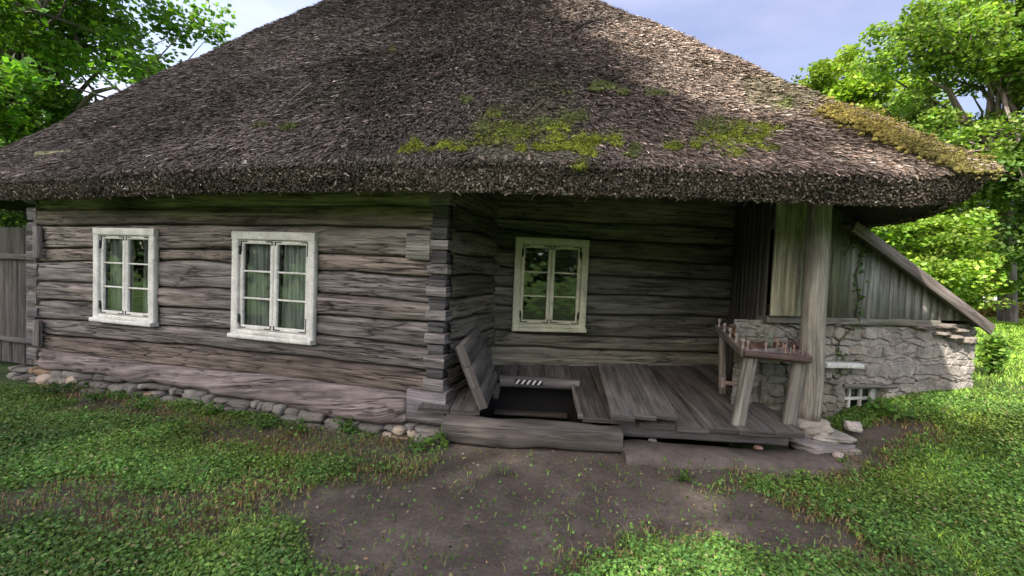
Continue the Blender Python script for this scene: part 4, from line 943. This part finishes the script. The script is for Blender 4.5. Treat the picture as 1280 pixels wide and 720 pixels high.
# shade trees behind the photographer
SUN=unit((-1.1,-2.4,2.35))
hz=unit((-SUN[0],-SUN[1],0));pv=np.array([hz[1],-hz[0],0])
RG_=[tuple(roof_hit(*p_)[0])+(r_,) for p_,r_ in (((822,55),.55),((905,95),.6),((955,122),.5),((770,45),.4),((860,100),.45),((730,18),.35))]
def shade_c(p,q,z):
    g=pv*p+hz*q;g=g+SUN*(z/SUN[2]);return g
for i,(crs,lb) in enumerate([
  ([(-6.0,7.2,19,4.2,3.4),(-9.2,10.8,20,4.0,3.4)],'spreading lime tree behind the viewer shading the house'),
  ([(-10.5,4.0,19,4.4,3.6),(-5.8,.8,18,3.8,3.2)],'broad lime tree behind the viewer to the left'),
  ([(-3.2,2.2,18,3.2,2.8),(-1.9,4.6,19,2.2,2.2)],'leafy lime tree behind the viewer to the right')]):
    cs=[(shade_c(p,q,z),(r,r,rz)) for p,q,z,r,rz in crs];m=np.mean([c for c,r in cs],0);bx=m+np.array([-1.5,-1.5,0])
    tree('lime_tree',lb,(bx[0],bx[1],-.1),cs,.34,36000,(.06,.11,.022),80+i,.45,clr=1.4,nclump=190,gap=RG_+[(-1.24,3.80,-.1,.42),(.25,2.80,-.1,.50),(.55,3.75,-.1,.22),(1.0,5.2,3.3,.25)])
# distant woodland ring
mb=MB();rng=np.random.default_rng(9);n=90000;an=rng.random(n)*2*math.pi;cl=np.floor(an*26);rd=62+14*_h(cl,cl*0+3,2)+rng.random(n)*5;hh=(7+9*_h(cl,cl*0+7,4)+4*np.sin(an*40))*rng.random(n)**.75
P=np.c_[np.cos(an)*rd,np.sin(an)*rd+5,hh];V,q,c=rhomb(P,1.1,rng,1,.75,leafcol(n,(.06,.11,.025),rng,.3)*np.exp(.35*(_h(cl,cl*0+1,9)-.5))[:,None]);mb.add(V,q=q,col=c);tag(mb.build('woodland',M['leaf']),'distant belt of green woodland round the farmyard','woodland',kind='stuff')
# ---------------------------------------------------------------- lawn cover
def lawn(name,label,N,region,size,seed,blade,colb,dens_soil=.02,hmax=.07):
    rng=np.random.default_rng(seed);out=[];tot=0
    while tot<N:
        x,y=region(rng,N);sm_=soilmask(x,y)
        pat=vn(x*1.7,y*1.7,12)*.5+vn(x*5,y*5,13)*.5-.12
        la=(x-DO[0])*EX[0]+(y-DO[1])*EX[1];lb2_=(x-DO[0])*EY[0]+(y-DO[1])*EY[1]
        ok=(rng.random(len(x))<np.clip(np.maximum(0,1-sm_*1.02)**1.6*(.35+1.1*pat)+dens_soil*.3,0,1))
        ok&=~((la>-.1)&(la<3.6)&(lb2_>-.25));ok&=~((y>WY-.13-.1*vn(x*5,y*0,4))&(x<-1.8));ss_=(x-SP[0])*SD[0]+(y-SP[1])*SD[1];ok&=~(((x-SP[0])*SN[0]+(y-SP[1])*SN[1]<.03)&(ss_<s_end+.05)&(ss_>-.5))
        v=np.c_[x,y,hgt(x,y)];d=v-CAM;Zf=d@FW;px=640+F*(d@XR)/np.maximum(Zf,.1);ok&=(Zf>.5)&(px>-250)&(px<1530)
        v=v[ok];out.append(v);tot+=len(v)
    P=np.concatenate(out)[:N];n=len(P)
    tone=np.exp(1.5*fbm(P[:,0]*1.1,P[:,1]*1.1,77,4))[:,None];yel=sst(.0,.3,fbm(P[:,0]*.9+5,P[:,1]*.9,78,4))[:,None]
    c=leafcol(n,colb,rng,.33)*tone;c=c*(1-yel*.35)+yel*.35*c*np.array([1.7,1.15,.8])
    dry=(rng.random(n)<.05)[:,None];c=np.where(dry,np.array([.22,.19,.09])*(.6+.6*rng.random(n))[:,None],c)
    mb=MB()
    if blade:
        h=(size*(.5+rng.random(n)))[:,None];an=rng.random(n)*6.283;l=np.c_[np.cos(an),np.sin(an),np.zeros(n)];s=np.c_[-np.sin(an),np.cos(an),np.zeros(n)];w=(.0022+.003*rng.random(n))[:,None]*(size/.07)*(1+.12*np.hypot(P[:,0],P[:,1]))[:,None]
        m=P+l*h*.25+np.array([0,0,1])*h*.65;t=P+l*h*.75+np.array([0,0,1])*h*(.75+.3*rng.random(n)[:,None])
        V=np.stack([P-s*w,P+s*w,m+s*w*.8,m-s*w*.8,t],1).reshape(-1,3);k=np.arange(n)*5
        mb.add(V,q=np.c_[k,k+1,k+2,k+3],t=np.c_[k+3,k+2,k+4],col=np.repeat(c,5,0))
    else:
        P=P+np.c_[np.zeros(n),np.zeros(n),hmax*(.15+rng.random(n))*(.4+vn(P[:,0]*3,P[:,1]*3,9))]
        V,q,cc=rhomb(P,size,rng,.55,.85,c);mb.add(V,q=q,col=cc)
    o=mb.build(name,M['herb']);tag(o,label,'lawn plants',kind='stuff');return o
def reg_near(rng,n):
    # more points close to the viewer
    r_=1.9+6.6*rng.random(n)**.75;a=rng.uniform(-D(75),D(52),n);a=a+YAW*0
    return np.sin(a)*r_ ,np.cos(a)*r_
def reg_right(rng,n):
    x=2+rng.random(n)**1.3*16;y=3+rng.random(n)**1.2*24;return x,y
lawn('clover','low clover and herbs covering the yard in front of the house',260000,reg_near,.023,1,False,(.075,.150,.032),.03,.06)
lawn('grass','short grass blades among the clover in the yard',80000,reg_near,.042,2,True,(.10,.17,.035),.07)
lawn('meadow_grass','sunlit mown grass stretching away to the right of the shed',150000,reg_right,.05,3,True,(.16,.27,.035),.0)  # blade colour made paler and yellower to boost the sunlight on it
def reg_edge(rng,n):
    x,y=reg_near(rng,n*3);m=soilmask(x,y);k=(m>.08)&(m<.97)&(rng.random(len(x))<.6*vn(x*3,y*3,44)**1.5*2);return x[k],y[k]
lawn('dry_grass','dry brown grass scraps along the worn edges of the bare earth',16000,reg_edge,.034,4,True,(.17,.125,.06),3.0)
mb=MB();rng=np.random.default_rng(14);n=420;x=rng.uniform(-3.4,2.6,n);y=rng.uniform(2.2,4.9,n);kk_=soilmask(x,y)>.35
for x_,y_ in zip(x[kk_],y[kk_]):
    s_=.004+.012*rng.random()**3;stone(mb,(x_,y_,float(hgt(x_,y_))-.012),(s_*1.4,s_,s_*.8),rng.random()*3,np.array([.15,.13,.11])*rng.uniform(.5,1.4),int(rng.integers(900)),.4,IC1)
tag(mb.build('gravel',M['stone']),'tiny pebbles and crumbs of earth on the bare path','gravel',kind='stuff')
# fallen twigs and dry leaves on the bare earth
mb=MB();rng=np.random.default_rng(4);n=1600;x=rng.uniform(-3.2,2.2,n);y=rng.uniform(2.2,4.9,n);k=soilmask(x,y)>.3;x,y=x[k],y[k];P=np.c_[x,y,hgt(x,y)-.005];n=len(P);V,q,c=rhomb(P,.028,rng,.5,.4,leafcol(n,(.14,.10,.06),rng,.5));mb.add(V,q=q,col=c)
tag(mb.build('leaf_litter',M['herb']),'scattered dry leaf scraps on the bare earth path','leaf litter',kind='stuff')
# ---------------------------------------------------------------- weeds
def weed(name,label,p,n,size,h,spread,col,seed,cat='weed',stems=6):
    rng=np.random.default_rng(seed);root=empty(name,p,label,cat);p=np.array(p);ms=MB();ml=MB()
    for i in range(stems):
        a=rng.random()*6.28;t=p+np.array([math.cos(a)*spread*rng.random(),math.sin(a)*spread*rng.random(),h*(.5+.5*rng.random())]);m=(p+t)/2+np.array([0,0,h*.15]);tube(ms,[p,m,t],[.006,.004,.002],col=(.08,.10,.03),k=5)
        k=max(1,n//stems);f=.25+.75*rng.random(k);P=p+(t-p)*f[:,None]+rng.normal(0,size*.6,(k,3))*[1,1,.5];V,q,c=rhomb(P,size,rng,.6,.75,leafcol(k,col,rng,.25));ml.add(V,q=q,col=c)
    ms.build('stem',M['herb'],root);ml.build('leaves',M['leaf'],root);return root
def gp(px,py):
    p=at_z(px,py,-.08)
    for _ in range(6): p=at_z(px,py,float(hgt(p[0],p[1])))
    return p
weed('weed','broad-leaved weed at the foot of the log corner beside the porch sill',gp(553,557),16,.10,.15,.10,(.07,.14,.03),1)
weed('weed','clump of leafy weeds below the wavy bottom log',gp(432,540),90,.045,.16,.18,(.06,.14,.025),2,stems=12)
weed('weed','tall weeds against the foundation below the second window',gp(268,520),80,.045,.16,.2,(.06,.15,.025),3,stems=12)
weed('weed','dark straggling weeds in front of the stones at the left end of the log wall',gp(70,492),140,.05,.16,.4,(.035,.075,.02),4,stems=16)
weed('weed','leafy weed at the end of the cellar window',gp(1100,522),120,.06,.28,.2,(.08,.19,.03),5,stems=16)
weed('weed','grassy weed growing out of the ground right of the cellar window',gp(1122,528),60,.07,.16,.2,(.07,.15,.03),6,stems=10)
weed('weed','small clump of herbs on the bare earth below the porch',gp(855,600),50,.035,.06,.18,(.07,.15,.03),7,stems=10)
p=gp(1238,470);weed('nettle_bush','tall sunlit nettles at the outer corner of the shed wall',p,650,.075,.75,.26,(.12,.21,.035),8,'bush',stems=38)
for k,(px,py,n_l,lb) in enumerate([(120,500,70,'low weeds by the stones under the first window from the left'),(180,512,60,'patch of weeds below the stones between the two left windows'),(330,535,90,'bright weeds against the stones right of the second window'),(375,540,70,'weeds in front of the low end of the wavy bottom log'),(520,562,50,'straggling herbs before the squared block at the log corner')]):
    weed('weed',lb,gp(px,py),n_l,.042,.13,.22,(.06,.14,.025),100+k,stems=12)
# climber on the boards
def vine(label,path,n,seed,col=(.055,.11,.025),size=.045):
    rng=np.random.default_rng(seed);pts=[at_p(x,y,sp(0,0,.09),SN) for x,y in path];root=empty('vine',pts[0],label,'climbing plant');ms=MB();tube(ms,pts,.006,col=(.10,.09,.05),k=5);ms.build('stem',M['bark'],root)
    L=np.array(pts);t=rng.random(n)*(len(L)-1);i=t.astype(int);P=L[i]+(L[i+1]-L[i])*(t-i)[:,None]+rng.normal(0,.05,(n,3))*[1,.3,1];V,q,c=rhomb(P,size,rng,1,.8,leafcol(n,col,rng,.3));ml=MB();ml.add(V,q=q,col=c);ml.build('leaves',M['leaf'],root)
vine('leafy creeper hanging down the grey boards right of the post',[(1085,283),(1078,310),(1070,345),(1074,375),(1068,408)],130,1)
vine('thin creeper on the stone wall under the boards',[(1068,408),(1050,425),(1045,450),(1052,470)],45,2,size=.035)
vine('wispy creeper under the eave at the top of the boards',[(1110,290),(1090,285),(1068,300),(1055,320)],60,3,(.07,.13,.03))
# ---------------------------------------------------------------- camera, light, world
cd=bpy.data.cameras.new('camera');cam=bpy.data.objects.new('camera',cd);COL.objects.link(cam)
from mathutils import Matrix
m=Matrix(((XR[0],UP[0],-FW[0],CAM[0]),(XR[1],UP[1],-FW[1],CAM[1]),(XR[2],UP[2],-FW[2],CAM[2]),(0,0,0,1)));cam.matrix_world=m
cd.sensor_width=36;cd.lens=F/1280*36;cd.clip_end=1000;cd.clip_start=.05;S.camera=cam
el=math.asin(SUN[2]);
sd=bpy.data.lights.new('sun','SUN');sd.energy=5.0;sd.angle=D(.6);sd.color=(1,.95,.86);so=bpy.data.objects.new('sun',sd);COL.objects.link(so)
from mathutils import Vector
so.rotation_euler=Vector(tuple(SUN)).to_track_quat('Z','Y').to_euler()
w=bpy.data.worlds.new('World');S.world=w;w.use_nodes=True;t=w.node_tree;t.nodes.clear()
out=t.nodes.new('ShaderNodeOutputWorld');bg=t.nodes.new('ShaderNodeBackground');sk=t.nodes.new('ShaderNodeTexSky');sk.sky_type='NISHITA';sk.sun_disc=False;sk.sun_elevation=el;sk.sun_rotation=math.atan2(SUN[0],SUN[1])
sk.dust_density=2.5;sk.ozone_density=1.0
tc=t.nodes.new('ShaderNodeTexCoord');mp=t.nodes.new('ShaderNodeMapping');mp.inputs['Scale'].default_value=(1.2,1.2,3.2);nz=t.nodes.new('ShaderNodeTexNoise');nz.inputs['Scale'].default_value=1.6;nz.inputs['Detail'].default_value=6;nz.inputs['Roughness'].default_value=.55
mr=t.nodes.new('ShaderNodeMapRange');mr.inputs[1].default_value=.36;mr.inputs[2].default_value=.72;mr.inputs[3].default_value=.18;mr.inputs[4].default_value=.85
mx=t.nodes.new('ShaderNodeMix');mx.data_type='RGBA';mx.inputs[7].default_value=(4.1,3.95,4.75,1)
t.links.new(tc.outputs['Generated'],mp.inputs[0]);t.links.new(mp.outputs[0],nz.inputs['Vector']);t.links.new(nz.outputs['Fac'],mr.inputs[0]);t.links.new(mr.outputs[0],mx.inputs[0]);t.links.new(sk.outputs[0],mx.inputs[6]);dp=t.nodes.new('ShaderNodeVectorMath');dp.operation='DOT_PRODUCT';dp.inputs[1].default_value=(float(SUN[0]),float(SUN[1]),float(SUN[2]));t.links.new(tc.outputs['Generated'],dp.inputs[0])
# sky and cloud are brightest on the sun's side of the sky and deeper blue away from it
g1=t.nodes.new('ShaderNodeMapRange');g1.inputs[1].default_value=-.35;g1.inputs[2].default_value=.75;g1.inputs[3].default_value=0;g1.inputs[4].default_value=1;t.links.new(dp.outputs['Value'],g1.inputs[0])
g2=t.nodes.new('ShaderNodeMix');g2.data_type='RGBA';g2.inputs[6].default_value=(.55,.555,.62,1);g2.inputs[7].default_value=(1.75,1.68,1.6,1);t.links.new(g1.outputs[0],g2.inputs[0])
g3=t.nodes.new('ShaderNodeVectorMath');g3.operation='MULTIPLY';t.links.new(mx.outputs[2],g3.inputs[0]);t.links.new(g2.outputs[2],g3.inputs[1]);t.links.new(g3.outputs[0],bg.inputs[0]);bg.inputs[1].default_value=.15;t.links.new(bg.outputs[0],out.inputs[0])
S.view_settings.view_transform='Standard';S.view_settings.look='None';S.view_settings.exposure=1.32;S.view_settings.gamma=1
S.render.engine='CYCLES'
